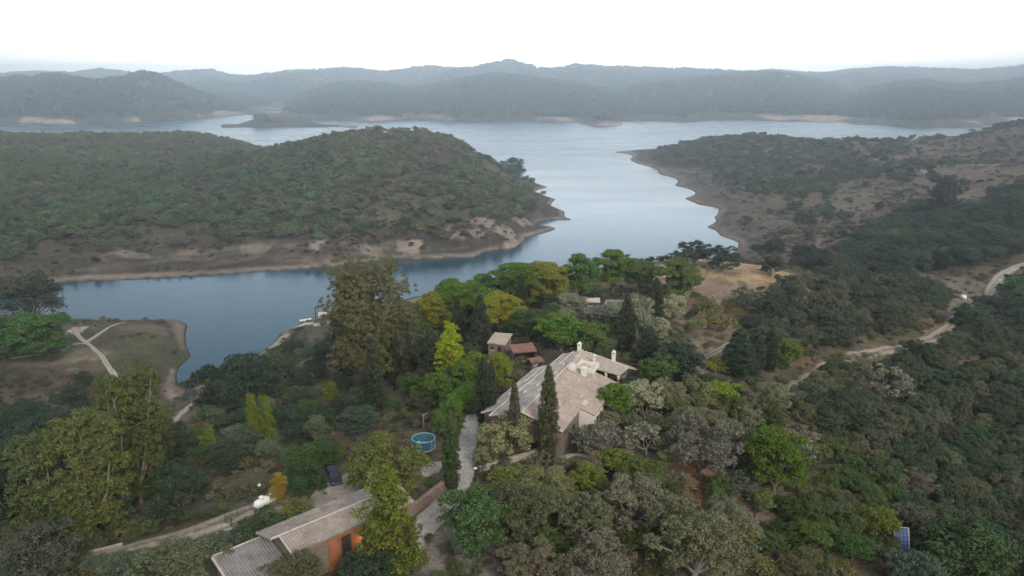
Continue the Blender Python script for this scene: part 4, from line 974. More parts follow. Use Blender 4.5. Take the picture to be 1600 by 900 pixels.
def build_pool():
    c = [W(948, 470, z=34.9), W(1018, 470, z=34.9), W(1006, 490, z=34.9), W(940, 490, z=34.9)]
    cx0 = sum(q[0] for q in c) / 4; cy0 = sum(q[1] for q in c) / 4
    e = empty('swimming_pool', (cx0, cy0, 34.9), 0, 'covered rectangular swimming pool with pale stone coping behind the olives', 'pool')
    r = [Vector((q[0] - cx0, q[1] - cy0, 0)) for q in c]; m = MB()
    for i in range(4):
        a, b = r[i], r[(i + 1) % 4]; d = (b - a); m.box((a + b) / 2 + Vector((0, 0, -0.28)), (d.length + 0.25 * (i % 2), 0.55 - 0.1 * (i % 2), 0.9), math.atan2(d.y, d.x))
    m.build('coping', M_DRYSTONE, e)
    MB().slab([tuple(q + Vector((0, 0, 0.06))) for q in r], 0.3).build('cover', plain('pool_cover', (0.13, 0.15, 0.18), 0.5, 0.15, 1.0), e)
    PLACED.append((cx0, cy0, 6.5))
build_pool()

# ------------------------------------------------------------------ stone walls
def stone_wall(name, pxs, h, t, mat, label, cap=True):
    c = catmull([hit(*p) for p in pxs], 0.7); n = len(c); d = np.gradient(c, axis=0); d /= np.linalg.norm(d, axis=1, keepdims=True) + 1e-9; nn = np.stack([-d[:, 1], d[:, 0]], 1)
    g = ground(c[:, 0], c[:, 1]); idx = np.arange(n); hh = h * (1 + 0.16 * fbm(idx, idx * 0, 3, 3, 401)); tw = t / 2 * (1 + 0.2 * fbm(idx, idx * 0 + 4, 2.5, 3, 403))
    x0, y0 = c[0]; V = []
    for k in range(n):
        for s_, z in ((-1.15, g[k] - 0.7), (-1, g[k] + hh[k] * 0.93), (-0.6, g[k] + hh[k]), (0.6, g[k] + hh[k]), (1, g[k] + hh[k] * 0.93), (1.15, g[k] - 0.7)):
            q = c[k] + nn[k] * tw[k] * s_; V.append((q[0] - x0, q[1] - y0, z - g[0]))
    Fq = [(k * 6 + j, k * 6 + j + 1, k * 6 + 7 + j, k * 6 + 6 + j) for k in range(n - 1) for j in range(5)] + [tuple(range(6))[::-1], tuple((n - 1) * 6 + j for j in range(6))]
    o = MB().add(V, Fq).build(name, mat); o.location = (x0, y0, g[0])
    for k in range(0, n, 2): ROADPTS.append((c[k, 0], c[k, 1], t / 2))
    return tag(o, label, 'wall')
stone_wall('garden_wall', [(748,738),(770,730),(800,722),(822,716),(845,706),(868,698)], 0.9, 0.7, M_DRYSTONE, 'pale dry-stone wall leading right from the driveway gate post')
stone_wall('terrace_wall', [(872,722),(900,716),(925,722),(945,716)], 0.7, 0.9, M_DRYSTONE, 'short grey terrace wall among the shrubs below the farmhouse')
stone_wall('retaining_wall', [(640,806),(655,795),(672,783),(688,770),(700,758)], 1.5, 0.7, M_REDSTONE, 'reddish retaining wall climbing beside the driveway behind the barn')
stone_wall('kerb_wall', [(322,836),(345,826),(372,818),(380,814)], 0.45, 0.35, M_DRYSTONE, 'dark low kerb wall between the two strips of track')
stone_wall('verge_wall', [(130,868),(150,863),(172,858),(192,853)], 0.45, 0.35, M_DRYSTONE, 'dark low kerb wall at the lower end of the track')
stone_wall('garden_terrace', [(1082,556),(1090,561),(1096,566)], 0.8, 0.5, M_REDSTONE, 'short dark terrace wall across the path above the garden')

# gate post
gp = empty('gate_post', hit(743, 752), 0, 'black gate post with pale cap beside the driveway', 'post')
MB().box((0, 0, 0.9), (0.3, 0.3, 2.4)).build('shaft', M_METAL, gp); MB().box((0.0, 0, 2.16), (0.45, 0.45, 0.12)).build('cap', M_LIME, gp)

# ------------------------------------------------------------------ vehicles
def vehicle(name, p, heading, L, Wd, Ht, paint, roofmat, label, cat, hood=0.27, boot=0.06, nose=0.52):
    """heading = direction the front points to; x forward"""
    e = empty(name, p, heading, label, cat)
    hw = Wd / 2; zb, belt = 0.28, Ht * 0.58
    xs = [-L/2, -L/2+0.12, -L*0.36, -L*0.12, L*0.12, L*0.30, L*0.44, L/2-0.06, L/2]
    tops = [belt*0.80, belt*0.97, belt, belt, belt*0.99, belt*0.93, belt*0.85, belt*0.74, belt*0.62]
    wid = [0.86, 0.96, 1, 1, 1, 0.99, 0.96, 0.88, 0.80]
    V, Fq = [], []
    for x, t, w_ in zip(xs, tops, wid):
        for y, z in ((0.86, zb), (1.0, zb + 0.14), (1.0, t * 0.80), (0.93, t * 0.97), (0.5, t + 0.025), (-0.5, t + 0.025), (-0.93, t * 0.97), (-1.0, t * 0.80), (-1.0, zb + 0.14), (-0.86, zb)):
            V.append((x, y * hw * w_, z))
    for i in range(len(xs) - 1):
        for j in range(10): Fq.append((i*10 + j, i*10 + (j+1) % 10, i*10 + 10 + (j+1) % 10, i*10 + 10 + j))
    Fq += [tuple(range(10))[::-1], tuple((len(xs)-1)*10 + j for j in range(10))]
    MB().add(V, Fq).build('body', paint, e, True)
    # glasshouse: lower ring on the belt, upper ring at the roof
    x0, x1 = -L/2 + boot * L, L/2 - hood * L; a0, a1 = x0 + 0.35, x1 - 0.75
    lo = [(x0, -0.86), (x1, -0.84), (x1, 0.84), (x0, 0.86)]; hi = [(a0, -0.70), (a1, -0.69), (a1, 0.69), (a0, 0.70)]
    g = [(x, y * hw, belt * 0.93) for x, y in lo] + [(x, y * hw, Ht - 0.06) for x, y in hi]
    MB().add(g, [(0, 1, 5, 4), (1, 2, 6, 5), (2, 3, 7, 6), (3, 0, 4, 7), (4, 5, 6, 7)]).build('windows', M_GLASS, e)
    rf = [(x + (0.04 if x < 0 else -0.04) * 0, y * hw * 1.02, Ht - 0.05) for x, y in hi]
    mid = [((a0 + a1) / 2 + s_ * (a1 - a0) * 0.36, y * hw * 0.9, Ht + 0.015) for s_, y in ((-1, -0.7), (1, -0.69), (1, 0.69), (-1, 0.70))]
    m = MB().add(rf + mid, [(0, 1, 5, 4), (1, 2, 6, 5), (2, 3, 7, 6), (3, 0, 4, 7), (4, 5, 6, 7)])
    for sy in (-1, 1):
        m.tube([(x1, sy*0.84*hw, belt*0.93), (a1, sy*0.70*hw, Ht-0.05)], 0.04, 5); m.tube([(x0, sy*0.86*hw, belt*0.93), (a0, sy*0.71*hw, Ht-0.05)], 0.06, 5)
        xm = (x0 + x1) / 2 - 0.1; m.tube([(xm, sy*0.862*hw, belt*0.93), (xm, sy*0.712*hw, Ht-0.05)], 0.04, 5)
    m.build('roof', roofmat, e)
    for sx in (-L*0.31, L*0.32):
        for sy in (-1, 1):
            y0 = sy * (hw - 0.08); t_ = MB().tube([(sx, y0 - sy*0.12, 0.33), (sx, y0 + sy*0.09, 0.33)], 0.33, 16).build('wheel', M_RUBBER, e)
            MB().tube([(sx, y0 + sy*0.085, 0.33), (sx, y0 + sy*0.11, 0.33)], 0.2, 12).build('rim', M_STEEL, t_)
    for sy in (-1, 1):
        MB().box((L/2 - 0.16, sy*hw*0.64, belt*0.66), (0.24, 0.34, 0.15)).build('headlight', M_LAMPGLASS, e)
        MB().box((-L/2 + 0.03, sy*hw*0.72, belt*0.74), (0.1, 0.24, 0.2)).build('tail_light', M_RED_TILE, e)
        MB().box((x1 - 0.25, sy*(hw + 0.08), belt*1.02), (0.16, 0.2, 0.14)).build('mirror', paint, e)
    MB().box((L/2 - 0.02, 0, belt*0.52), (0.08, Wd*0.42, 0.12)).build('grille', M_STEEL, e)
    MB().box((L/2 - 0.03, 0, 0.38), (0.14, Wd*0.8, 0.16)).build('bumper', M_METAL, e)
    PLACED.append((p[0], p[1], L * 0.6)); return e
p = hit(514, 757); vehicle('parked_car', (p.x + 0.4, p.y + 1.4, gz(p.x + 0.4, p.y + 1.4) + 0.1), math.atan2(-0.90, 0.44), 4.4, 1.82, 1.55, M_CAR, M_CAR, 'dark blue parked car on the gravel beside the barn', 'car')
p = hit(1592, 443); vehicle('parked_van', (p.x, p.y, p.z + 0.12), math.radians(176), 5.4, 2.0, 2.1, M_CAR, M_WHITE, 'dark van with a pale roof parked beside the road at the photo edge', 'van', 0.12, 0.02)

# ------------------------------------------------------------------ gas tank and its fence
def gas_tank():
    a, b = Vector(W(396, 790, z=33.6)), Vector(W(437, 769, z=33.6)); d = (b - a).normalized(); Lt = 5.2
    ang = math.atan2(d.y, d.x); z0 = gz(a.x, a.y)
    e = empty('gas_tank', (a.x, a.y, z0), ang, 'white domed gas tank on supports beside the bushes', 'tank')
    R_ = 0.62; pts, rad = [], []
    for i in range(7): t = math.pi / 2 * i / 6; pts.append((-0.0 + 0.55 * (1 - math.cos(math.pi/2 - t)) * 0 + 0.6 * (1 - math.cos(t)) * 0 + 0.6 * (t / (math.pi / 2)) ** 1.0 * 1.0, 0, 1.25)); rad.append(R_ * math.sin(max(t, 0.12)))
    for i in range(6, -1, -1): t = math.pi / 2 * i / 6; pts.append((Lt - 0.6 * (t / (math.pi / 2)), 0, 1.25)); rad.append(R_ * math.sin(max(t, 0.12)))
    MB().tube(pts, rad, 24).build('vessel', M_WHITE, e, True)
    MB().tube([(1.35, 0, 1.85), (1.35, 0, 2.12), (1.35, 0, 2.2)], [0.36, 0.36, 0.2], 16).build('valve_dome', M_WHITE, e, True)
    for x in (1.0, 4.1): MB().box((x, 0, 0.35), (0.3, 1.1, 1.1)).build('support', M_MORTAR, e)
    PLACED.append((a.x + d.x * 2.5, a.y + d.y * 2.5, 2.8)); return e, ang
tank, tang = gas_tank()
def fence():
    e = empty('metal_fence', tank.location, tang, 'thin dark metal fence round the white gas tank', 'fence')
    R3 = Matrix.Rotation(tang, 3, 'Z'); pts = [(-3.2, 1.9), (-1.2, 2.0), (0.8, 2.0), (2.8, 2.0), (4.8, 2.0), (6.2, 2.0), (-3.4, -1.2), (-3.3, 0.4)]
    def at(x, y): q = tank.location + R3 @ Vector((x, y, 0)); return gz(q.x, q.y) - tank.location.z
    for x, y in pts: MB().tube([(x, y, at(x, y) - 0.3), (x, y, at(x, y) + 1.5)], 0.05, 6).build('post', M_METAL, e)
    m = MB(); run = [pts[6], pts[7], pts[0], pts[1], pts[2], pts[3], pts[4], pts[5]]
    for (x, y), (x2, y2) in zip(run[:-1], run[1:]):
        for h in (0.15, 0.8, 1.42): m.tube([(x, y, at(x, y) + h), (x2, y2, at(x2, y2) + h)], 0.025, 4)
        for k in range(1, 8):
            t = k / 8; xx, yy = x + (x2 - x) * t, y + (y2 - y) * t; z = at(xx, yy); m.tube([(xx, yy, z + 0.12), (xx, yy, z + 1.42)], 0.01, 3, False)
    m.build('mesh_panel', M_METAL, e)
fence()
p = hit(406, 768); gl = empty('garden_light', p, 0, 'small white globe on a short post above the gas tank', 'lamp')
MB().tube([(0, 0, -0.2), (0, 0, 0.8)], 0.05, 6).build('post', M_METAL, gl)
MB().tube([(0, 0, 0.78), (0, 0, 0.88), (0, 0, 1.05), (0, 0, 1.2), (0, 0, 1.27)], [0.06, 0.2, 0.25, 0.18, 0.05], 12).build('globe', M_WHITE, gl, True)

# ------------------------------------------------------------------ trampoline with enclosure
def trampoline():
    c = Vector(W(662, 697, z=31.4)); c.z = gz(c.x, c.y)
    e = empty('trampoline', c, 0, 'round trampoline with teal safety net between the broad tree and the driveway', 'trampoline'); R_ = 1.8; n = 32
    ring = lambda r, z: [(r * math.cos(2*math.pi*i/n), r * math.sin(2*math.pi*i/n), z) for i in range(n + 1)]
    teal = plain('teal_net', (0.05, 0.19, 0.24), 0.8, 0.2, 3.0); tl2 = plain('teal_pad', (0.15, 0.38, 0.47), 0.6, 0.12, 2.0)
    net, nt, b = new_mat('teal_mesh'); b.inputs['Base Color'].default_value = (0.025, 0.13, 0.21, 1); b.inputs['Alpha'].default_value = 0.72; b.inputs['Roughness'].default_value = 0.9
    V = ring(R_, 0.80)[:-1] + ring(R_, 2.35)[:-1]
    MB().add(V, [(i, (i+1) % n, n + (i+1) % n, n + i) for i in range(n)]).build('net', net, e, True)
    MB().add([(0.99*x, 0.99*y, 0.72) for x, y, _ in ring(R_ * 0.86, 0)[:-1]] , [tuple(range(n))]).build('mat', plain('jumping_mat', (0.035, 0.035, 0.05), 0.8, 0.2, 2.0), e)
    V = ring(R_*0.84, 0.76)[:-1] + ring(R_*1.05, 0.80)[:-1]; MB().add(V, [(i, (i+1) % n, n + (i+1) % n, n + i) for i in range(n)]).build('pad', M_STEEL, e)
    MB().tube(ring(R_*1.03, 2.37), 0.075, 8).build('top_ring', tl2, e, True)
    MB().tube(ring(R_*1.04, 0.72), 0.06, 8).build('frame_ring', M_STEEL, e, True)
    for k in range(6):
        a = 2*math.pi*(k + 0.3)/6; x, y = R_*1.07*math.cos(a), R_*1.07*math.sin(a)
        MB().tube([(x, y, -0.15), (x, y, 2.45)], 0.045, 6).build('pole', tl2, e)
    b1 = MB().tube([(-0.9, 0.55, 0.75 + z) for z in (0, 0.12, 0.35, 0.6, 0.72)], [0.08, 0.3, 0.42, 0.3, 0.08], 12).build('play_ball', plain('turquoise_plastic', (0.25, 0.62, 0.68), 0.5, 0.1, 2.0), None, True)
    b1.location = c; tag(b1, 'turquoise ball lying inside the trampoline net', 'ball')
    b2 = MB().tube([(-0.35, -0.7, 0.75 + z) for z in (0, 0.1, 0.3, 0.5, 0.6)], [0.08, 0.25, 0.36, 0.25, 0.08], 12).build('play_ball', plain('yellow_plastic', (0.55, 0.56, 0.10), 0.5, 0.1, 2.0), None, True)
    b2.location = c; tag(b2, 'yellow-green ball lying inside the trampoline net', 'ball')
    PLACED.append((c.x, c.y, 2.6)); PLACED.append((c.x + 1.5, c.y - 3, 1.6)); return c
tc_ = trampoline()
p = hit(662, 668); po = MB().tube([(0, 0, -0.3), (0, 0, 1.9), (0.05, 0.1, 2.4)], [0.14, 0.12, 0.1], 8).box((0.3, 0.4, 2.35), (1.3, 0.12, 0.12), 0.9).build('wooden_post', M_WOOD); po.location = p; tag(po, 'pale wooden post with a short arm behind the trampoline', 'post')

# ------------------------------------------------------------------ solar panel
def solar():
    c = hit(1406, 862); e = empty('solar_panel', (c.x, c.y, c.z), math.radians(-12), 'blue solar panel with pale edge on a stand in the oak scrub', 'solar panel')
    Wp, Hp, t = 2.0, 3.4, math.radians(56)
    cell = plain('solar_cells', (0.035, 0.06, 0.20), 0.5, 0.2, 2.0, spec=0.15); R3 = Matrix.Rotation(t, 3, 'X'); o0 = Vector((0, 0, 2.1))
    f = MB(); fr = plain('anodised_frame', (0.3, 0.3, 0.33), 0.4, 0.1, 3.0)
    for x, y, a, b in ((-Wp/2, 0, 0.08, Hp), (Wp/2, 0, 0.13, Hp), (0, -Hp/2, Wp, 0.08), (0, Hp/2, Wp, 0.08)): f.box(o0 + R3 @ Vector((x, y, 0)), (a, b, 0.08), 0, t)
    f.build('frame', fr, e)
    MB().box(o0, (Wp - 0.1, Hp - 0.1, 0.04), 0, t).build('cell_sheet', cell, e)
    g = MB()
    for k in range(1, 6): g.box(o0 + R3 @ Vector((0, -Hp/2 + Hp*k/6, 0.025)), (Wp - 0.12, 0.03, 0.012), 0, t)
    for k in range(1, 4): g.box(o0 + R3 @ Vector((-Wp/2 + Wp*k/4, 0, 0.026)), (0.03, Hp - 0.12, 0.012), 0, t)
    g.build('busbars', plain('busbar', (0.16, 0.2, 0.34), 0.4, 0.1, 3.0), e)
    for sx in (-0.9, 0.9):
        MB().tube([(sx, 0.9, -0.8), (sx, 0.55, 2.9)], 0.05, 6).build('leg', M_STEEL, e); MB().tube([(sx, -0.9, -0.8), (sx, -0.7, 0.75)], 0.05, 6).build('leg', M_STEEL, e)
    PLACED.append((c.x, c.y - 1.5, 2.2)); return e
solar()

# ------------------------------------------------------------------ garden steps with handrail post
M_STEPW = plain('mossy_sleeper', (0.13, 0.11, 0.09), 0.95, 0.3, 3.0)
def steps():
    e = empty('garden_steps', hit(1166, 822), math.radians(-8), 'worn wooden steps cut into the bare slope below the round pine', 'steps')
    z0 = e.location.z; R3 = Matrix.Rotation(e.rotation_euler.z, 3, 'Z')
    for k in range(7):
        q = e.location + R3 @ Vector((0, k * 0.95 - 1.5, 0)); MB().box((0, k * 0.95 - 1.5, gz(q.x, q.y) - z0 + 0.02), (1.6, 0.2, 0.26)).build('step', M_STEPW, e)
    q = e.location + R3 @ Vector((1.3, 1.5, 0)); MB().tube([(1.3, 1.5, gz(q.x, q.y) - z0 - 0.3), (1.3, 1.5, gz(q.x, q.y) - z0 + 3.4)], 0.13, 8).build('post', M_DARK, e)
    for k in range(-2, 3): q = e.location + R3 @ Vector((0, k * 1.3, 0)); ROADPTS.append((q.x, q.y, 1.1))
steps()

# ------------------------------------------------------------------ shore: boathouse, boat; far odds and ends
p = W(506, 497, z=1.0); simple_shed('boathouse', (p[0], p[1], 0.7), math.radians(8), 3.6, 2.6, 2.2, 1.7, M_MORTAR, M_MORTAR, 'tiny pale boathouse on the near shore beside dark posts', 'hut', False)
for i, (px, py, h) in enumerate(((489, 497, 2.6), (493, 493, 3.2), (497, 497, 2.2))):
    q = W(px, py, z=0.5); o = MB().tube([(0, 0, -1.5), (0.05, 0, h)], [0.22, 0.16], 8).box((0.25, 0, h - 0.3), (0.9, 0.14, 0.14)).build('mooring_post', M_DARK if i else M_REDSTONE); o.location = (q[0], q[1], 0.5)
    tag(o, ['reddish mooring post nearest the white boat', 'tallest dark mooring post by the boathouse', 'short dark mooring post touching the boathouse'][i], 'post', 'mooring posts on the near shore')
def rowing_boat():
    q = W(477, 500, z=0.6); e = empty('rowing_boat', (q[0], q[1], max(gz(q[0], q[1]), 0.0) + 0.15), math.radians(28), 'white rowing boat drawn up on the near shore', 'boat')
    st = [(-2.1, 0.55, 0.62), (-1.2, 0.78, 0.58), (0, 0.85, 0.55), (1.2, 0.66, 0.62), (1.9, 0.3, 0.75), (2.3, 0.03, 0.85)]; V = []
    for x, w_, t in st: V += [(x, -w_, t), (x, -w_ * 0.75, 0.2), (x, 0, 0.05), (x, w_ * 0.75, 0.2), (x, w_, t), (x, w_ * 0.85, t), (x, w_ * 0.6, 0.28), (x, 0, 0.15), (x, -w_ * 0.6, 0.28), (x, -w_ * 0.85, t)]
    Fq = [(i*10 + j, i*10 + (j+1) % 10, i*10 + 10 + (j+1) % 10, i*10 + 10 + j) for i in range(5) for j in range(10)] + [tuple(range(10)), tuple(50 + j for j in range(10))[::-1]]
    MB().add(V, Fq).build('hull', M_WHITE, e, True)
    for x in (-0.9, 0.5): MB().box((x, 0, 0.48), (0.28, 1.3, 0.06)).build('bench', M_WOOD, e)
rowing_boat()
p = hit(1505, 468); wt = empty('water_tank', p, 0.3, 'small white water tank on the brown slope near the dirt road', 'tank')
MB().tube([(0, 0, -0.2), (0, 0, 1.1), (0, 0, 1.35), (0, 0, 1.45)], [0.9, 0.9, 0.7, 0.25], 16).build('barrel', M_WHITE, wt, True); MB().tube([(0, 0, 1.4), (0, 0, 1.6)], 0.25, 10).build('lid', M_STEEL, wt)
p = hit(1096, 407); hm = empty('survey_marker', (p.x, p.y, p.z), 0.2, 'tiny white trig pillar on the brow of the dry meadow', 'pillar')
MB().box((0, 0, 0.4), (2.0, 1.6, 1.0)).build('base', M_LIME, hm); MB().tube([(0, 0, 0.8), (0, 0, 2.6)], [0.55, 0.3], 10).build('shaft', M_LIME, hm)
def far_house(px, py, Y, L, D, hh, rz, label):
    x, y, z = W(px, py, Y=Y); g = gz(x, y); e = empty('country_house', (x, y, g), rz, label, 'house')
    MB().prism([(-D/2, -4), (-D/2, hh), (0, hh + D*0.22), (D/2, hh), (D/2, -4)], -L/2, L/2).build('wall', M_LIME, e)
    for s_ in (-1, 1):
        q = [(-L/2-.3, s_*(D/2+.4), hh-.05), (L/2+.3, s_*(D/2+.4), hh-.05), (L/2+.3, 0, hh+D*.22+.2), (-L/2-.3, 0, hh+D*.22+.2)]
        MB().slab(q, 0.2).build('roof', M_RED_TILE, e)
    for k in range(3): MB().box((-L/3 + k*L/3, -D/2 - 0.05, hh*0.5), (1.2, 0.12, 1.4)).build('window', M_GLASS, e)
far_house(1226, 149, 2300, 14, 8, 4.5, 0.3, 'lone white house on the hazy hillside across the lake')
far_house(537, 127, 2290, 12, 8, 4, -0.2, 'white cottage on the ridge of the hazy wooded headland')

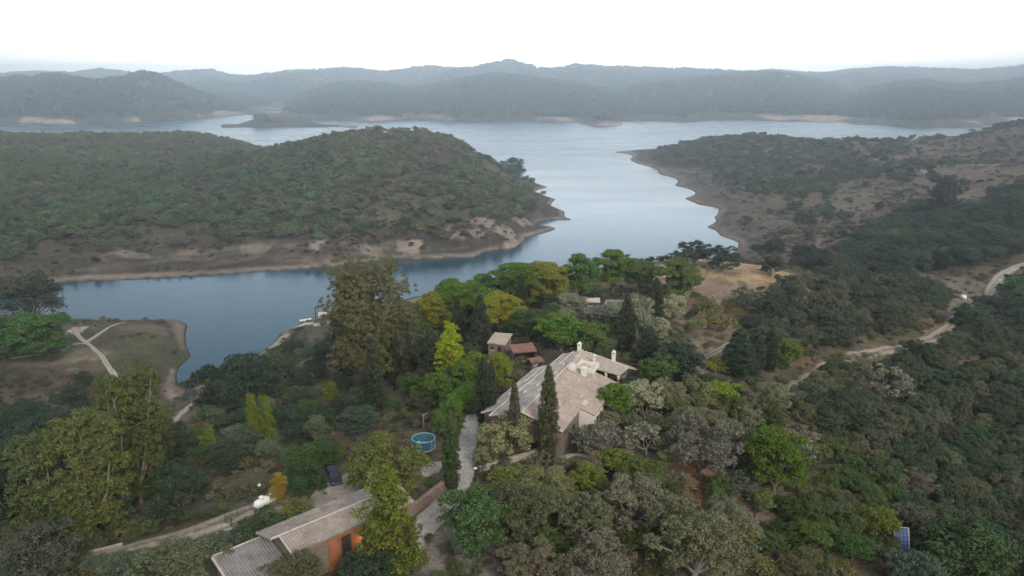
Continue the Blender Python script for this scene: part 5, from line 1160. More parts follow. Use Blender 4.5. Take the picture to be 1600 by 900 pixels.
# ------------------------------------------------------------------ trees one can tell apart: (kind, px, base row, height px, width px, colour, label)
HOLM = (0.062, 0.078, 0.042); DARK = (0.036, 0.055, 0.036); CORK = (0.15, 0.145, 0.09); OLIVE = (0.19, 0.205, 0.14); PALEOL = (0.26, 0.27, 0.18)
PINE = (0.085, 0.145, 0.035); PINEY = (0.19, 0.20, 0.04); BRIGHT = (0.09, 0.17, 0.035); LIME_ = (0.26, 0.33, 0.05); CYP = (0.034, 0.044, 0.024)
EUC = (0.155, 0.135, 0.07); EUCD = (0.095, 0.105, 0.06); YEL = (0.17, 0.19, 0.05); GOLD = (0.24, 0.19, 0.055); BARE = (0.16, 0.155, 0.12)
HAND = [
 ('great_eucalyptus',580,612,206,106,(0.135,0.13,0.065),'huge eucalyptus with brownish crown standing against the narrow lake arm'),
 ('eucalyptus',634,588,110,50,(0.10,0.11,0.065),'darker eucalyptus pressed against the right of the huge one'),
 ('eucalyptus',538,585,95,48,EUCD,'darker eucalyptus on the left of the huge one'),
 ('cypress',586,652,112,25,CYP,'dark cypress in front of the huge eucalyptus, lower of its two'),
 ('cypress',617,602,80,20,CYP,'dark cypress directly under the huge eucalyptus crown'),
 ('cypress',674,600,88,20,(0.045,0.065,0.038),'green cypress just left of the lime-yellow poplar'),
 ('cypress',716,545,78,17,CYP,'slim cypress above the lime-yellow poplar'),
 ('cypress',751,552,88,24,CYP,'tall dark cypress between the lime poplar and the grey shed'),
 ('cypress',757,662,98,24,CYP,'cypress at the top of the driveway, left one of the pair'),
 ('cypress',768,658,88,18,CYP,'cypress at the top of the driveway, right one of the pair'),
 ('cypress',856,716,134,25,(0.06,0.068,0.035),'tall cypress in front of the farmhouse roof'),
 ('cypress',804,712,108,17,(0.07,0.068,0.045),'thin brownish cypress tip before the farmhouse roof'),
 ('cypress',706,765,112,22,(0.055,0.08,0.035),'cypress standing alone at the edge of the driveway'),
 ('cypress',1022,522,84,24,CYP,'tallest dark cypress behind the farmhouse, beside the big round pine'),
 ('cypress',977,548,84,20,CYP,'dark cypress among the olives behind the farmhouse'),
 ('cypress',995,492,32,10,CYP,'little cypress spire beside the swimming pool'),
 ('cypress',815,492,62,15,CYP,'slim cypress left of the pines behind the open shed'),
 ('cypress',1013,570,60,30,DARK,'broad dark cypress at the foot of the tallest one'),
 ('cypress',1152,588,74,38,DARK,'broadest of the three dark conifers beside the terraced path'),
 ('cypress',1177,585,72,26,DARK,'middle one of the three dark conifers beside the terraced path'),
 ('cypress',1201,580,66,20,CYP,'slimmest of the three dark conifers beside the terraced path'),
 ('poplar',705,592,88,44,LIME_,'lime-yellow poplar glowing between two cypresses'),
 ('garden_pine',690,520,66,62,PINEY,'yellow-green round pine above the lime poplar'),
 ('garden_pine',728,510,74,66,PINE,'green pine between the yellow-green pines'),
 ('garden_pine',782,522,66,58,PINEY,'yellowish round pine left of the open shed'),
 ('garden_pine',796,475,66,56,PINE,'dark green pine at the left end of the crest row'),
 ('garden_pine',826,482,76,60,PINE,'tall green pine left of the yellow one on the crest'),
 ('garden_pine',858,480,74,58,PINEY,'yellow pine on the crest behind the open shed'),
 ('garden_pine',906,470,74,48,(0.075,0.135,0.045),'single round pine on the crest with bare trunk showing'),
 ('garden_pine',957,452,62,56,PINE,'highest pine of the crest against the lake'),
 ('garden_pine',1000,452,48,46,(0.085,0.12,0.05),'low pine right of the highest pine on the crest'),
 ('garden_pine',1056,478,76,64,(0.085,0.125,0.04),'big round pine at the edge of the dry meadow'),
 ('garden_pine',706,480,44,44,PINE,'small pine behind the yellow-green one above the lime poplar'),
 ('garden_pine',755,470,40,44,PINE,'small pine between the crest pines, nearest the lake arm'),
 ('garden_tree',876,548,62,66,BRIGHT,'bright green tree right behind the farmhouse chimney'),
 ('garden_tree',925,552,52,46,(0.10,0.15,0.045),'green tree behind the porch wing of the farmhouse'),
 ('garden_tree',842,520,40,44,HOLM,'dark tree behind the open shed'),
 ('olive_tree',894,492,36,40,OLIVE,'silvery olive left of the pump house'),
 ('olive_tree',890,512,32,36,OLIVE,'silvery olive just in front of the pump house olive'),
 ('olive_tree',932,505,30,46,(0.16,0.17,0.145),'grey olive in front of the pump house'),
 ('olive_tree',960,515,42,44,OLIVE,'grey-green olive left of the dark cypress behind the farmhouse'),
 ('olive_tree',996,545,86,42,OLIVE,'tall drooping olive between the two dark cypresses'),
 ('olive_tree',1045,502,44,38,PALEOL,'pale olive under the big round pine'),
 ('olive_tree',1030,535,40,30,PALEOL,'pale olive at the right of the tallest cypress'),
 ('garden_tree',1066,592,62,62,DARK,'dark round tree at the foot of the terraced path'),
 ('garden_tree',1034,600,52,46,(0.07,0.12,0.045),'green tree behind the porch wing end'),
 ('garden_tree',1012,598,40,36,(0.10,0.14,0.04),'yellow-green garden tree behind the porch wing end'),
 ('shrub',1120,582,26,34,YEL,'yellow bush below the terraced path'),
 ('shrub',1098,505,42,36,(0.10,0.11,0.045),'olive-brown bush on the meadow slope'),
 ('shrub',1088,527,34,28,(0.15,0.165,0.075),'pale green bush under the meadow slope bush'),
 ('shrub',1125,512,22,44,(0.13,0.12,0.055),'flat brownish bush right of the meadow slope bush'),
 ('shrub',940,603,30,34,YEL,'yellow-green bush in the courtyard beside the porch'),
 ('shrub',905,668,18,28,BRIGHT,'bright green bush beside the white end wall'),
 ('garden_tree',963,655,58,50,(0.085,0.145,0.03),'bright green tree at the right corner of the farmhouse'),
 ('olive_tree',1006,655,62,56,PALEOL,'pale feathery olive right of the bright green tree'),
 ('olive_tree',1042,646,58,44,(0.21,0.20,0.12),'tawny olive behind the pale feathery one'),
 ('olive_tree',785,712,72,76,(0.22,0.22,0.12),'broad tawny olive beside the driveway in front of the farmhouse'),
 ('garden_tree',780,612,60,48,(0.13,0.17,0.035),'yellow-green creeper-clad tree below the grey shed'),
 ('garden_tree',742,605,58,50,(0.10,0.16,0.035),'fresh green tree left of the creeper-clad one'),
 ('garden_tree',692,630,54,56,(0.08,0.13,0.04),'green tree behind the trampoline'),
 ('garden_tree',725,645,40,44,BRIGHT,'bright rounded tree at the top of the driveway'),
 ('garden_tree',700,688,62,44,(0.075,0.12,0.04),'green tree between trampoline and driveway'),
 ('garden_tree',660,640,30,36,HOLM,'dark small tree uphill of the trampoline'),
 ('pepper_tree',606,768,98,108,(0.13,0.15,0.055),'broad feathery tree between trampoline and barn'),
 ('poplar',610,905,172,80,(0.115,0.14,0.035),'tall yellow-green tree in front of the barn'),
 ('eucalyptus',636,900,90,44,(0.12,0.13,0.05),'brownish side crown at the foot of the tall yellow-green tree'),
 ('holm_oak',570,926,72,76,DARK,'dark tree in front of the terracotta wall'),
 ('cork_oak',464,926,70,84,(0.10,0.10,0.06),'straggly oak hiding the middle of the barn front'),
 ('shrub',655,888,30,30,(0.08,0.11,0.03),'low round bush beside the gravel at the driveway end'),
 ('garden_tree',483,782,58,52,(0.04,0.075,0.035),'dark round tree left of the parked car'),
 ('garden_tree',470,738,46,50,(0.055,0.10,0.035),'green tree uphill of the parked car'),
 ('garden_tree',505,718,30,46,(0.05,0.085,0.035),'dark spreading tree above the parked car roof'),
 ('shrub',525,718,24,34,(0.08,0.12,0.04),'green bush behind the parked car'),
 ('poplar',438,786,50,28,GOLD,'golden autumn tree at the end of the gas tank'),
 ('shrub',470,812,36,56,(0.10,0.115,0.045),'olive-brown bush beside the barn roof'),
 ('garden_tree',412,848,54,72,(0.055,0.085,0.045),'dark bush in front of the gas tank'),
 ('poplar',330,650,58,18,(0.13,0.17,0.05),'slender pale tree at the end of the lake inlet'),
 ('poplar',330,718,58,26,(0.11,0.15,0.045),'slender pale tree on the wooded slope below the inlet'),
 ('poplar',399,700,84,24,(0.14,0.19,0.04),'yellow-green slim tree on the wooded slope, left of two'),
 ('poplar',421,696,78,22,(0.12,0.17,0.04),'yellow-green slim tree on the wooded slope, right of two'),
 ('poplar',518,628,34,26,(0.14,0.18,0.04),'small yellow-green tree on the slope under the huge eucalyptus'),
 ('holm_oak',345,645,84,80,DARK,'dark tree above the end of the lake inlet'),
 ('holm_oak',395,640,88,90,DARK,'dark spreading tree in the middle of the slope by the inlet'),
 ('holm_oak',430,610,60,60,HOLM,'dark tree uphill of the spreading one by the inlet'),
 ('eucalyptus',222,792,212,92,(0.095,0.115,0.042),'tall eucalyptus with long pale bare trunk'),
 ('eucalyptus',150,845,198,100,(0.088,0.10,0.04),'widest brownish eucalyptus left of the long bare trunk'),
 ('eucalyptus',82,850,172,96,(0.07,0.088,0.042),'brownish eucalyptus near the left photo edge'),
 ('eucalyptus',252,730,88,44,(0.09,0.10,0.05),'shorter eucalyptus crown right of the long bare trunk'),
 ('holm_oak',40,840,170,120,DARK,'tall dark tree at the left photo edge'),
 ('holm_oak',10,800,130,90,(0.035,0.06,0.038),'dark tree cut by the left photo edge'),
 ('holm_oak',70,905,90,110,(0.06,0.07,0.05),'grey-green tree in the lower left corner'),
 ('cork_oak',280,905,68,120,(0.10,0.115,0.07),'grey-green oak below the dirt track'),
 ('cork_oak',215,905,50,90,(0.095,0.12,0.09),'pale grey-green bush-like oak at the bottom edge left of the barn'),
 ('holm_oak',52,488,58,84,(0.06,0.07,0.05),'dark tree hanging over the lake at the left edge'),
 ('garden_tree',62,548,62,84,(0.055,0.11,0.035),'dense bright green tree beside the sandy pad, right half of the clump'),
 ('garden_tree',18,548,56,74,(0.05,0.10,0.035),'dense green tree beside the sandy pad, left half of the clump'),
 ('shrub',80,565,20,30,(0.06,0.075,0.035),'round bush beside the dim path on the lake spit'),
 ('holm_oak',1085,408,32,42,(0.045,0.06,0.05),'dark oak on the brow left of the white pillar'),
 ('holm_oak',1128,410,26,46,(0.045,0.06,0.05),'dark oak on the brow right of the white pillar'),
 ('holm_oak',1060,408,16,26,(0.06,0.085,0.05),'low green oak on the brow of the meadow'),
 ('holm_oak',1203,432,34,34,(0.05,0.065,0.038),'dark oak at the right end of the dry meadow'),
 ('shrub',1018,410,10,10,(0.06,0.07,0.05),'little bush alone on the skyline of the meadow'),
 ('garden_tree',1130,642,50,46,(0.19,0.25,0.05),'lime-coloured tree right of the tawny olive'),
 ('olive_tree',1105,636,44,44,(0.20,0.22,0.12),'pale olive touching the lime-coloured tree'),
 ('garden_tree',1233,572,46,34,(0.13,0.18,0.05),'yellow-green tree above the dirt road'),
 ('garden_tree',1311,580,32,28,(0.13,0.15,0.07),'small round tree at the bend of the dirt road'),
 ('garden_pine',1207,775,112,76,(0.085,0.135,0.03),'round green pine with bare trunk beside the wooden steps'),
 ('cork_oak',1098,722,78,112,(0.15,0.15,0.12),'wide grey oak above the red earth'),
 ('cork_oak',1085,905,120,135,(0.135,0.14,0.085),'biggest grey oak at the bottom of the photo'),
 ('cork_oak',985,820,86,100,(0.15,0.145,0.105),'grey oak between red earth and the bottom meadow'),
 ('cork_oak',905,850,88,96,(0.12,0.13,0.08),'grey-green oak with pale limbs below the terrace wall'),
 ('cork_oak',850,800,74,86,(0.14,0.155,0.07),'yellowish oak below the pale garden wall'),
 ('holm_oak',742,860,98,100,(0.06,0.10,0.045),'green tree at the bend of the driveway'),
 ('cork_oak',815,845,100,90,(0.10,0.115,0.065),'olive-green oak right of the driveway bend tree'),
 ('cork_oak',830,905,60,90,(0.14,0.13,0.09),'brownish oak at the bottom edge right of the gravel'),
 ('cork_oak',930,905,60,110,(0.13,0.125,0.09),'greyish low oak at the bottom edge left of the biggest oak'),
 ('olive_tree',790,770,40,60,(0.13,0.15,0.055),'yellow-green tree just below the gate post'),
 ('garden_tree',915,765,44,56,(0.13,0.165,0.045),'yellow-green tree below the terrace wall'),
 ('garden_tree',965,745,46,46,(0.11,0.15,0.04),'bright tree right of the terrace wall'),
 ('garden_tree',1010,762,46,60,(0.09,0.12,0.045),'green tree left of the red earth'),
 ('bare_oak',948,702,44,70,BARE,'leafless grey tree below the farmhouse corner'),
 ('bare_oak',905,700,34,56,BARE,'leafless grey shrub-like tree beside the pale garden wall'),
 ('bare_oak',1010,692,40,72,BARE,'leafless grey tree below the pale feathery olive'),
 ('bare_oak',1255,722,60,60,BARE,'leafless oak above the round green pine'),
 ('bare_oak',1370,606,44,66,BARE,'leafless oak below the dirt road'),
 ('bare_oak',1348,566,24,40,BARE,'leafless shrub-like oak above the dirt road'),
 ('cork_oak',1425,905,44,90,(0.085,0.115,0.09),'blue-grey oak in front of the solar panel'),
 ('garden_tree',1490,900,92,120,(0.05,0.085,0.035),'large dull green tree right of the solar panel'),
 ('garden_tree',1365,845,64,58,(0.10,0.12,0.03),'mustard-green tree left of the solar panel'),
 ('garden_tree',1270,860,50,56,(0.07,0.11,0.035),'green tree between biggest grey oak and the solar panel'),
 ('garden_tree',1330,875,50,56,(0.05,0.10,0.035),'vivid dark green tree at the bottom left of the solar panel'),
 ('eucalyptus',1472,345,68,46,(0.045,0.055,0.045),'tall dark tree standing out on the right-hand hillside'),
 ('holm_oak',1252,219,13,12,(0.06,0.075,0.06),'lone tree on the skyline of the right-hand headland'),
 ('holm_oak',798,262,24,34,(0.045,0.06,0.05),'dark tree at the lake end of the wooded peninsula'),
 ('bare_oak',462,219,14,16,BARE,'bare tree on the skyline of the wooded peninsula'),
 ('holm_oak',482,217,13,12,(0.05,0.06,0.05),'small dark tree on the skyline beside the bare one'),
 ('holm_oak',1467,215,9,12,(0.05,0.06,0.05),'small dark tree where the right-hand hill meets the far water'),
]
LAND = []        # landmarks used to tell the other trees apart
for k, px, by, hp, wp, c, lab in HAND:
    if k == 'cypress': wp *= 1.15; hp *= 1.05
    e = plant_px(k, px, by, hp, wp, c, lab); del e['px']; LAND.append((px, by - hp * 0.4, lab))
    q = e.location; L_ = math.hypot(q.x, q.y)          # keep the ground in front of it open so that it stands free
    for dd in ((2.5, 6.5, 10) if k == 'cypress' else (3.0,)):
        f_ = wp / scale_at(q) / 2 * (1 if k != 'cypress' else 0.6) + dd; PLACED.append((q.x * (1 - f_ / L_), q.y * (1 - f_ / L_), (1.6 if k == 'cypress' else 1.2)))
# a tree used as a landmark is named by a short phrase
SHORT = [((582, 500), 'the huge eucalyptus'), ((705, 550), 'the lime poplar'), ((856, 640), 'the cypress before the farmhouse'), ((706, 720), 'the lone driveway cypress'), ((1056, 440), 'the big round pine'),
 ((1207, 710), 'the round pine'), ((1130, 620), 'the lime-coloured tree'), ((1177, 550), 'the three dark conifers'), ((1406, 838), 'the solar panel'), ((1100, 690), 'the wide grey oak'), ((1090, 840), 'the biggest grey oak'),
 ((515, 742), 'the parked car'), ((415, 780), 'the gas tank'), ((612, 710), 'the broad feathery tree'), ((662, 680), 'the trampoline'), ((370, 600), 'the lake inlet'), ((222, 700), 'the long bare trunk'), ((120, 520), 'the sandy pad'),
 ((1260, 596), 'the dirt road foot'), ((1380, 548), 'the dirt road middle'), ((1495, 495), 'the dirt road top'), ((1505, 462), 'the white water tank'), ((1590, 437), 'the dark van'), ((1180, 425), 'the dry meadow'), ((1472, 310), 'the tall hillside tree'),
 ((500, 495), 'the boathouse'), ((40, 450), 'the lakeside tree'), ((740, 820), 'the driveway bend'), ((450, 840), 'the barn roof'), ((1550, 700), 'the right photo edge'), ((1590, 560), 'the pale track edge'), ((940, 480), 'the swimming pool'),
 ((1233, 550), 'the tree above the dirt road'), ((1311, 565), 'the round tree at the bend'), ((1490, 850), 'the dull green tree'), ((100, 760), 'the brownish eucalyptus')]
ORD = ['closest', 'second closest', 'third closest', 'fourth closest', 'fifth closest', 'sixth closest', 'seventh closest', 'eighth closest', 'ninth closest', 'tenth closest', 'eleventh closest', 'twelfth closest']

# ------------------------------------------------------------------ the woods round the farm: every tree its own object
def in_poly(x, y, poly):
    c = False; j = len(poly) - 1
    for i in range(len(poly)):
        if (poly[i][1] > y) != (poly[j][1] > y) and x < (poly[j][0] - poly[i][0]) * (y - poly[i][1]) / (poly[j][1] - poly[i][1]) + poly[i][0]: c = not c
        j = i
    return c
GROUPS = {'holm_oak': 'holm oaks in the woods round the farm', 'cork_oak': 'grey cork oaks round the farm', 'olive_tree': 'olives round the farm', 'shrub': 'shrubs on the slopes', 'garden_tree': 'broadleaf trees round the farm', 'bare_oak': 'leafless oaks', 'garden_pine': 'pines behind the farmhouse'}
NOUN = {'holm_oak': 'holm oak', 'cork_oak': 'cork oak', 'olive_tree': 'olive', 'shrub': 'shrub', 'garden_tree': 'leafy tree', 'bare_oak': 'leafless oak', 'garden_pine': 'pine'}
def tone_word(c):
    if c[0] > c[1] * 1.02: return 'brownish'
    if c[0] > c[1] * 0.9: return 'olive-grey' if c[0] > 0.09 else 'dull'
    if c[1] < 0.075: return 'dark green'
    return 'fresh green' if c[2] < c[1] * 0.5 else 'grey-green'
PR = []
def free(x, y, r, f=0.72):
    for a, b, c in PLACED:
        if (a - x) ** 2 + (b - y) ** 2 < ((c + r) * f) ** 2: return False
    for a, b, c in ROADPTS:
        if (a - x) ** 2 + (b - y) ** 2 < (c + r * 0.75) ** 2: return False
    return True
def scatter(poly, n, kinds, wr, f=0.72, tries=9):
    wr *= 0.88
    """kinds: (weight, kind, colour, width range, height/width)"""
    xs = [p[0] for p in poly]; ys = [p[1] for p in poly]; tot = sum(k[0] for k in kinds); made = 0
    corner = [hit(min(max(a, -60), 1660), b) for a, b in poly]; wp = [(q.x, q.y) for q in corner]
    X0, X1, Y0, Y1 = min(q[0] for q in wp), max(q[0] for q in wp), min(q[1] for q in wp), max(q[1] for q in wp)
    for t in range(n * tries):
        if made >= n: break
        x, y = random.uniform(X0, X1), random.uniform(Y0, Y1)
        if not in_poly(x, y, wp): continue
        u = random.random() * tot
        for k in kinds:
            u -= k[0]
            if u <= 0: break
        w = random.uniform(*k[3]) * wr; z = gz(x, y)
        if z < 0.8 or not free(x, y, w / 2, f): continue
        j = [random.uniform(0.8, 1.22) for _ in range(2)]; c = (k[2][0] * j[0] * random.uniform(0.9, 1.12), k[2][1] * j[0], k[2][2] * j[0] * random.uniform(0.9, 1.1))
        e = plant(k[1], (x, y, z - 0.1), w * k[4] * random.uniform(0.85, 1.2), w, c)
        d = depth_of(x, y, z); px = 800 + F * x / d; py = 450 - F * (y * SP + (z + w * 0.4 - H) * CP) / d
        PR.append([e, k[1], px, py, c, w]); made += 1
RD = (0.062, 0.080, 0.048)
scatter([(1225,640),(1300,590),(1400,560),(1480,530),(1560,520),(1640,560),(1640,910),(1440,910),(1380,780),(1290,690)], 190,
        [(4,'holm_oak',RD,(5.0,8.5),0.85),(2,'holm_oak',(0.058,0.082,0.05),(4.5,7),0.85),(3,'cork_oak',(0.11,0.112,0.075),(5,8),0.8),(1,'garden_tree',(0.04,0.07,0.04),(5,7),0.9)], 1.0, 0.66, 14)
scatter([(1190,640),(1240,700),(1310,700),(1400,810),(1380,905),(1180,905),(1230,790)], 55, [(3,'shrub',(0.10,0.115,0.055),(2.5,4.2),0.7),(2,'cork_oak',(0.095,0.105,0.06),(4.5,6.5),0.75),(2,'garden_tree',(0.06,0.09,0.035),(4,6),0.8)], 1.0, 0.62, 14)
scatter([(1160,480),(1240,455),(1330,440),(1430,450),(1490,475),(1440,520),(1330,545),(1250,580),(1215,560),(1160,530)], 90,
        [(4,'cork_oak',(0.085,0.10,0.07),(5.5,8),0.8),(4,'holm_oak',(0.055,0.072,0.05),(5.5,8),0.85),(1,'shrub',(0.10,0.11,0.05),(2.5,4),0.7)], 1.0, 0.68, 14)
scatter([(1150,397),(1200,395),(1330,415),(1420,440),(1330,447),(1275,437),(1215,415)], 34, [(4,'holm_oak',(0.05,0.065,0.05),(6,9),0.8),(2,'cork_oak',(0.08,0.095,0.07),(6,8),0.8)], 1.0, 0.7)
scatter([(1060,650),(1190,640),(1230,790),(1180,905),(780,905),(780,780),(860,745),(1000,700)], 95,
        [(4,'cork_oak',(0.125,0.13,0.09),(5,8),0.8),(2,'shrub',(0.12,0.125,0.08),(2,3.5),0.7),(1,'olive_tree',(0.12,0.14,0.07),(3.5,5.5),0.9),(1,'bare_oak',BARE,(4,6),0.9),(1,'garden_tree',(0.075,0.10,0.04),(4,5.5),0.85)], 1.0, 0.66, 14)
scatter([(745,700),(860,690),(1000,660),(1090,650),(1060,720),(900,770),(780,780)], 46, [(3,'bare_oak',BARE,(2.5,4.5),0.8),(3,'shrub',(0.13,0.14,0.09),(2,3.4),0.7),(2,'olive_tree',(0.16,0.17,0.11),(3,4.5),0.9)], 1.0, 0.6, 14)
scatter([(300,650),(360,590),(440,550),(520,520),(640,530),(650,640),(560,690),(470,720),(400,770),(300,760),(250,700)], 120,
        [(4,'holm_oak',(0.045,0.068,0.045),(4.5,7),0.85),(2,'olive_tree',(0.11,0.135,0.095),(3.5,5.5),0.9),(3,'shrub',(0.10,0.12,0.08),(2.2,3.8),0.7),(1,'garden_tree',(0.06,0.10,0.04),(3.5,5),0.9)], 1.0, 0.68, 12)
scatter([(-40,650),(110,640),(260,690),(300,770),(330,800),(230,840),(120,860),(-40,890)], 70, [(5,'holm_oak',(0.040,0.062,0.040),(6,9),0.95),(1,'cork_oak',(0.08,0.095,0.06),(5,8),0.9),(1,'garden_tree',(0.045,0.075,0.04),(5,7),0.9)], 1.0, 0.62, 14)
scatter([(-40,590),(60,575),(160,600),(200,640),(110,640),(-40,650)], 26, [(4,'shrub',(0.075,0.08,0.05),(2,3.6),0.7),(1,'holm_oak',DARK,(4,6),0.8)], 1.0, 0.8)
scatter([(-40,860),(120,870),(260,880),(360,850),(340,910),(-40,930)], 24, [(4,'cork_oak',(0.095,0.12,0.085),(4,6.5),0.8),(2,'shrub',(0.09,0.12,0.07),(2.5,4),0.7)], 1.0, 0.66)
scatter([(640,500),(720,470),(800,470),(870,470),(870,540),(800,530),(760,570),(700,620),(640,640)], 50, [(3,'garden_pine',(0.06,0.10,0.04),(5,7.5),1.0),(3,'holm_oak',HOLM,(4.5,6.5),0.9),(2,'garden_tree',(0.055,0.09,0.035),(4,6),0.95)], 1.0, 0.6, 14)
scatter([(860,490),(900,500),(1060,500),(1085,590),(1000,600),(960,570),(870,540)], 46, [(2,'garden_tree',(0.07,0.115,0.045),(3.5,5),0.9),(3,'olive_tree',(0.16,0.18,0.13),(3.2,4.8),0.9),(2,'shrub',(0.09,0.12,0.06),(2,3.4),0.75)], 1.0, 0.6, 14)
scatter([(1080,470),(1160,470),(1200,530),(1110,600),(1060,560)], 30, [(4,'shrub',(0.13,0.12,0.065),(1.8,3.2),0.65),(1,'olive_tree',(0.15,0.15,0.09),(3,4),0.8)], 1.0, 0.85)
scatter([(960,610),(1060,600),(1200,600),(1220,650),(1100,660),(1000,680)], 34, [(3,'olive_tree',(0.17,0.18,0.12),(3.5,5.5),0.9),(2,'shrub',(0.12,0.13,0.08),(2,3.4),0.75),(2,'holm_oak',(0.06,0.075,0.045),(4,6),0.9)], 1.0, 0.64, 14)
scatter([(640,640),(700,640),(740,620),(760,560),(700,600)], 10, [(2,'garden_tree',(0.08,0.13,0.04),(3.5,5),0.9)], 1.0, 0.6)
scatter([(1120,300),(1260,250),(1500,240),(1640,220),(1640,290),(1440,320),(1300,380),(1180,380)], 60, [(3,'shrub',(0.06,0.075,0.05),(3.5,6.5),0.6),(1,'holm_oak',(0.045,0.06,0.045),(5,8),0.75)], 1.0, 0.9)
print('woods', len(PR))
# labels: nearest landmark, side of it, order of nearness among the same kind on that side
used = {}
for r in PR:
    e, kind, px, py, c, w = r
    best = min(SHORT, key=lambda s_: (s_[0][0] - px) ** 2 + (1.3 * (s_[0][1] - py)) ** 2)
    dx, dy = px - best[0][0], py - best[0][1]; side = ('right of' if dx > 0 else 'left of') if abs(dx) > abs(dy) * 1.2 else ('downhill of' if dy > 0 else 'uphill of')
    r += [best[1], side, math.hypot(dx, dy)]
    used.setdefault((kind, best[1], side), []).append(r)
for key, rs in used.items():
    rs.sort(key=lambda r: r[8])
    for i, r in enumerate(rs):
        kind, land, side = key
        if i < len(ORD): lab = f'{tone_word(r[4])} {NOUN[kind]}, {ORD[i]} {NOUN[kind]} {side} {land}'
        else: lab = f'{NOUN[kind]} {side} {land}, beyond the {ORD[-1].split()[0]} {NOUN[kind]} there'
        r[0]['label'] = lab; r[0]['group'] = GROUPS[kind]

# ------------------------------------------------------------------ woodland too far or too dense to count: instanced
def proto_collection(name, kinds):
    c = bpy.data.collections.new(name)
    for k in kinds:
        for pr in PROTO[k]:
            me = pr['crown'].copy(); me.materials.clear(); me.materials.append(M_LEAF_FAR)
            o = bpy.data.objects.new('%s_%02d' % (name, len(c.objects)), me); s_ = 1.0 / pr['w']; me.transform(Matrix.Diagonal((s_, s_, s_, 1))); c.objects.link(o)
    return c
def stuff(name, label, pts, size, hs, hue, coll, n_var):
    me = bpy.data.meshes.new(name); n = len(pts); me.vertices.add(n); me.vertices.foreach_set('co', np.asarray(pts, np.float32).ravel())
    r = np.random.default_rng(n)
    a = me.attributes.new('size', 'FLOAT_VECTOR', 'POINT'); a.data.foreach_set('vector', np.stack([size, size, size * hs], 1).astype(np.float32).ravel())
    a = me.attributes.new('turn', 'FLOAT_VECTOR', 'POINT'); a.data.foreach_set('vector', np.stack([size * 0, size * 0, r.random(n) * 6.28], 1).astype(np.float32).ravel())
    a = me.attributes.new('pick', 'INT', 'POINT'); a.data.foreach_set('value', r.integers(0, n_var, n).astype(np.int32))
    a = me.attributes.new('hue', 'FLOAT_COLOR', 'POINT'); a.data.foreach_set('color', np.concatenate([hue, np.ones((n, 1))], 1).astype(np.float32).ravel())
    o = link(name, me, None, [M_LEAF_FAR]); tag(o, label, None, None, 'stuff')
    g = bpy.data.node_groups.new(name, 'GeometryNodeTree'); g.interface.new_socket('Geometry', in_out='INPUT', socket_type='NodeSocketGeometry'); g.interface.new_socket('Geometry', in_out='OUTPUT', socket_type='NodeSocketGeometry')
    gi, go = g.nodes.new('NodeGroupInput'), g.nodes.new('NodeGroupOutput'); ci = g.nodes.new('GeometryNodeCollectionInfo'); ci.inputs['Collection'].default_value = coll
    ci.inputs['Separate Children'].default_value = True; ci.inputs['Reset Children'].default_value = True
    ip = g.nodes.new('GeometryNodeInstanceOnPoints'); ip.inputs['Pick Instance'].default_value = True
    def na(nm, t): q = g.nodes.new('GeometryNodeInputNamedAttribute'); q.data_type = t; q.inputs[0].default_value = nm; return [s_ for s_ in q.outputs if s_.enabled][0]
    g.links.new(gi.outputs[0], ip.inputs['Points']); g.links.new(ci.outputs[0], ip.inputs['Instance']); g.links.new(na('pick', 'INT'), ip.inputs['Instance Index'])
    er = g.nodes.new('FunctionNodeEulerToRotation'); g.links.new(na('turn', 'FLOAT_VECTOR'), er.inputs[0]); g.links.new(er.outputs[0], ip.inputs['Rotation'])
    g.links.new(na('size', 'FLOAT_VECTOR'), ip.inputs['Scale']); g.links.new(ip.outputs[0], go.inputs[0])
    md = o.modifiers.new('spread', 'NODES'); md.node_group = g
    return o
FARC = proto_collection('far_crowns', ['far_oak']); DISTC = proto_collection('distant_crowns', ['distant_oak']); LOWC = proto_collection('low_bushes', ['low_shrub', 'shrub'])
R2 = np.random.default_rng(5)
def sample(n, x0, x1, y0, y1):
    x = R2.uniform(x0, x1, n); y = R2.uniform(y0, y1, n); return x, y
def in_view(x, y, z, pad=120):
    d = depth_of(x, y, z); px = 800 + F * x / d; return (px > -pad) & (px < 1600 + pad) & (d > 30)
def hues(n, base, var=0.25):
    b = np.array(base)[None, :] * (1 + var * R2.normal(size=(n, 1))).clip(0.5, 1.7); return (b * (1 + 0.1 * R2.normal(size=(n, 3)))).clip(0.01, 0.5)
# peninsula
x, y = sample(46000, -560, 40, 330, 960); z = ground(x, y); n1 = fbm(x, y, 70, 4, 501); n2 = fbm(x, y, 22, 3, 503)
lim = 8.0 + 4 * n1 + 2 * n2; crest_bare = sstep(0.1, 0.5, fbm(x, y, 55, 3, 507) + 0.35 * sstep(30, 46, z) - 0.1)
dens = sstep(0, 2.5, z - lim) * (0.95 - 0.75 * crest_bare) * (0.55 + 0.9 * sstep(-0.3, 0.2, n2)) + 0.035 * (z > 3)
dens = dens * (1 - 0.45 * sstep(620, 700, y) * (x < -110)) * (0.35 + 0.65 * sstep(-0.42, -0.12, fbm(x, y, 48, 3, 513))); keep = (z > 2.0) & in_view(x, y, z) & (R2.random(len(x)) < dens * 0.66) & (y < 930)
x, y, z, n1 = x[keep], y[keep], z[keep], n1[keep]; n = len(x)
hue = hues(n, (0.086, 0.110, 0.058), 0.42); g_ = sstep(-0.2, 0.5, fbm(x, y, 120, 3, 511))[:, None]
hue = hue * (1 - g_ * 0.5) + g_ * 0.5 * np.array((0.09, 0.15, 0.055)); dk = (sstep(-60, -220, x) * (y < 620))[:, None]; hue *= 1 - 0.22 * dk; hue[:, 0] *= 1 - 0.12 * dk[:, 0]
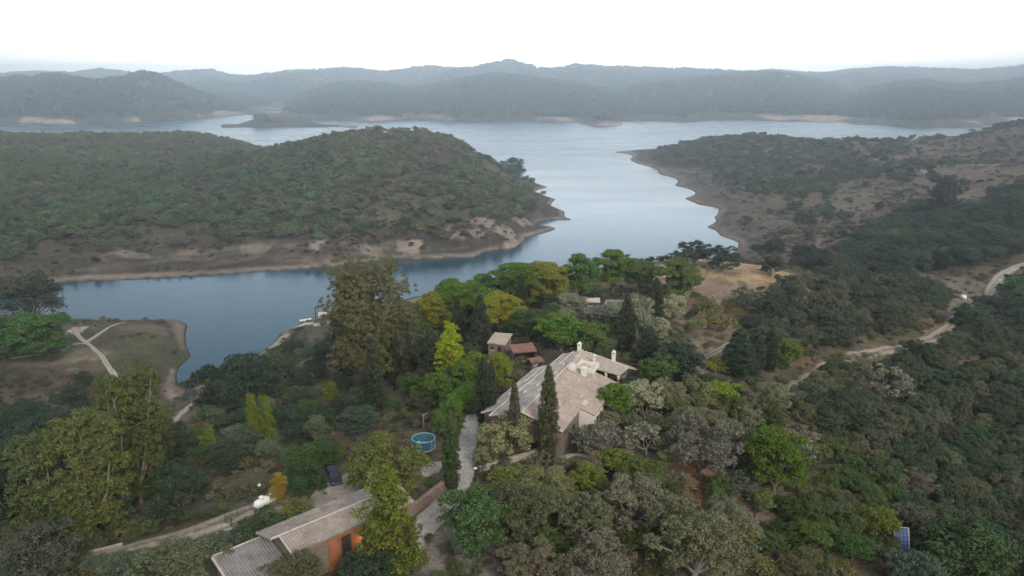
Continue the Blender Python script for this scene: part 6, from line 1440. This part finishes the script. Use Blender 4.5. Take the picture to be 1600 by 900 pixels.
bk = (sstep(640, 700, y) * (x < -110))[:, None]; hue = hue * (1 - 0.5 * bk) + 0.5 * bk * np.array((0.115, 0.10, 0.068)); ol = (R2.random(n) < 0.32)[:, None] * 0.6; hue = hue * (1 - ol) + ol * np.array((0.125, 0.12, 0.085)); hi_ = sstep(28, 46, z)[:, None]; hue = hue * (1 - 0.35 * hi_) + 0.35 * hi_ * np.array((0.13, 0.115, 0.07))
stuff('woodland', 'dense scrub oaks covering the peninsula across the lake arm', np.stack([x, y, z - 0.3], 1), R2.uniform(2.7, 6.2, n), R2.uniform(0.72, 1.0, n), hue, FARC, len(FARC.objects)); print('peninsula', n)
# right-hand hills
x, y = sample(20000, 60, 760, 300, 980); z = ground(x, y); n1 = fbm(x, y, 85, 4, 521); n2 = fbm(x, y, 26, 3, 523)
d = depth_of(x, y, z); px = 800 + F * x / d; py = 450 - F * (y * SP + (z - H) * CP) / d
head = (px > 1040) & (px < 1420) & (py < 300 - (px - 1200) * 0.12) & (py > 200) & (z > 7)
green = head * 0.75 * sstep(-0.45, 0.0, n1 + 0.2) + 0.9 * sstep(0.16, 0.3, n1) + 0.6 * ((np.abs(px - 1265) < 48) & (np.abs(py - 318) < 24)) + 0.03 + 0.3 * (n2 > 0.18)
keep = (z > 3.5) & in_view(x, y, z) & (R2.random(len(x)) < green * 0.6)
x, y, z = x[keep], y[keep], z[keep]; n = len(x)
stuff('hillside_scrub', 'dark scrub scattered over the right-hand hills', np.stack([x, y, z - 0.3], 1), R2.uniform(3.0, 6.8, n), R2.uniform(0.6, 0.9, n), hues(n, (0.068, 0.084, 0.055), 0.3), FARC, len(FARC.objects)); print('right', n)
# the oak wood in the side valley and behind the van
WOODC = proto_collection('valley_crowns', ['holm_oak'])
polys = [[(1318,402),(1345,372),(1400,345),(1440,325),(1500,345),(1560,310),(1640,295),(1640,385),(1500,418),(1400,428)], [(1500,520),(1562,470),(1640,455),(1640,560),(1560,560)]]
pts = []
for pl in polys:
    wp = [tuple(hit(*q)[:2]) for q in pl]; X0, X1, Y0, Y1 = min(q[0] for q in wp), max(q[0] for q in wp), min(q[1] for q in wp), max(q[1] for q in wp)
    for t in range(4200):
        a_, b_ = random.uniform(X0, X1), random.uniform(Y0, Y1)
        if in_poly(a_, b_, wp) and all((a_ - q[0]) ** 2 + (b_ - q[1]) ** 2 > 17 for q in pts) and free(a_, b_, 2.2, 0.8): pts.append((a_, b_))
pts = np.array(pts); z = ground(pts[:, 0], pts[:, 1]); n = len(pts)
stuff('valley_wood', 'dark oak wood filling the side valley on the right', np.stack([pts[:, 0], pts[:, 1], z - 0.3], 1), R2.uniform(5.5, 9, n), R2.uniform(0.75, 1.0, n), hues(n, (0.055, 0.078, 0.052), 0.25), WOODC, len(WOODC.objects)); print('valley', n)
# the same woods go on outside the frame on both sides
yy = R2.uniform(70, 460, 5200); xx = np.where(R2.random(5200) < 0.6, yy * R2.uniform(0.66, 1.25, 5200), -yy * R2.uniform(0.68, 1.1, 5200)); zz = ground(xx, yy); d = depth_of(xx, yy, zz); pxx = 800 + F * xx / d
ok = (zz > 2) & ((pxx > 1650) | (pxx < -50)) & (R2.random(5200) < 0.2 + 0.6 * sstep(-0.3, 0.1, fbm(xx, yy, 40, 3, 551))); xx, yy, zz = xx[ok], yy[ok], zz[ok]; n = len(xx)
stuff('outer_wood', 'oak wood continuing beyond the edges of the view', np.stack([xx, yy, zz - 0.3], 1), R2.uniform(4.5, 8, n), R2.uniform(0.75, 1.0, n), hues(n, (0.06, 0.08, 0.05), 0.25), WOODC, len(WOODC.objects)); print('outer', n)
# far shores
x = []; y = []
for (y0, y1, m_) in ((1150, 1900, 26000), (1900, 2800, 34000), (2800, 4800, 26000)):
    yy = R2.uniform(y0, y1, m_); x.append(yy * R2.uniform(-0.72, 0.72, m_)); y.append(yy)
x = np.concatenate(x); y = np.concatenate(y); z = ground(x, y); keep = (z > 8 + 5 * fbm(x, y, 90, 3, 531)) & ~((np.abs(x / y + 0.28) < 0.09) & (y < 1640) & (R2.random(len(x)) < 0.8)) & (R2.random(len(x)) < 0.35 + 0.65 * sstep(-0.3, 0.2, fbm(x, y, 80, 3, 533)))
x, y, z = x[keep], y[keep], z[keep]; n = len(x)
stuff('distant_forest', 'hazy forest on the hills beyond the lake', np.stack([x, y, z - 0.5], 1), R2.uniform(6, 13, n) * np.where(y > 2800, 1.5, 1), R2.uniform(0.6, 0.95, n), hues(n, (0.048, 0.062, 0.046)), DISTC, len(DISTC.objects)); print('far', n)
# undergrowth near the farm
yy = 62 * (360 / 62) ** R2.random(46000); xx = yy * R2.uniform(-0.78, 0.78, len(yy)); z = ground(xx, yy)
x, y = xx, yy; n1 = fbm(x, y, 18, 4, 541); ok = (z > 1.0) & (R2.random(len(x)) < (0.25 + 0.75 * sstep(-0.25, 0.25, n1)) * 0.36) & in_view(x, y, z, 60)
x, y, z = x[ok], y[ok], z[ok]
rp = np.array(ROADPTS); keep = np.ones(len(x), bool)
for a, b, c in rp:
    near = (np.abs(x - a) < c + 1) & (np.abs(y - b) < c + 1)
    if near.any(): keep[near] &= ((x[near] - a) ** 2 + (y[near] - b) ** 2) > (c + 0.35) ** 2
hb = [(house.location.x + u * 0.386 - 0 + v * 0.922, house.location.y + u * 0.922 - v * 0.386) for u in range(-1, 33, 3) for v in (-6, -2, 2, 6)] + [(barn.location.x + u * 0.737, barn.location.y + u * 0.676) for u in range(-8, 20, 3)] + [(tc_.x, tc_.y)]
for a, b in hb: keep &= ((x - a) ** 2 + (y - b) ** 2) > 4.2 ** 2
# keep the dry meadow, the gravel and the sandy patches open
for px, py, rx, ry, c, st in TONES[:12] + TONES[20:25]:
    h = hit(px, py); s = scale_at(h); dep = math.atan2(H - h.z, math.hypot(h.x, h.y)); r = np.sqrt(((x - h.x) / (rx / s)) ** 2 + ((y - h.y) / (ry / s / math.sin(dep))) ** 2)
    keep &= ~((r < 1.0) & (R2.random(len(x)) < 0.86 * st))
x, y, z = x[keep], y[keep], z[keep]; n = len(x); g_ = sstep(-0.1, 0.4, fbm(x, y, 30, 3, 547))[:, None]
hue = hues(n, (0.095, 0.095, 0.058)) * (1 - g_) + g_ * hues(n, (0.06, 0.08, 0.042)); rt = (sstep(30, 110, x) * (y < 230))[:, None]; hue *= 1 - 0.1 * rt
stuff('undergrowth', 'low scrub and herbs between the trees', np.stack([x, y, z - 0.12], 1), R2.uniform(0.7, 2.3, n), R2.uniform(0.8, 1.15, n), hue, LOWC, len(LOWC.objects)); print('under', n)
# low scrub on the open slopes across the water
x, y = sample(90000, -560, 760, 320, 960); z = ground(x, y); n1 = fbm(x, y, 30, 4, 561); ok = (z > 2.6) & in_view(x, y, z) & (R2.random(len(x)) < 0.14 + 0.6 * sstep(-0.1, 0.3, n1) * ((x < 60) | (n1 > 0.1))) & ((z > 5) | (R2.random(len(x)) < 0.35))
x, y, z = x[ok], y[ok], z[ok]; n = len(x)
stuff('heath', 'low brownish heath on the open slopes', np.stack([x, y, z - 0.15], 1), R2.uniform(1.0, 2.8, n), R2.uniform(0.6, 1.0, n), np.where((x > 60)[:, None], hues(n, (0.098, 0.082, 0.064), 0.3), hues(n, (0.066, 0.062, 0.043), 0.35)), LOWC, len(LOWC.objects)); print('heath', n)
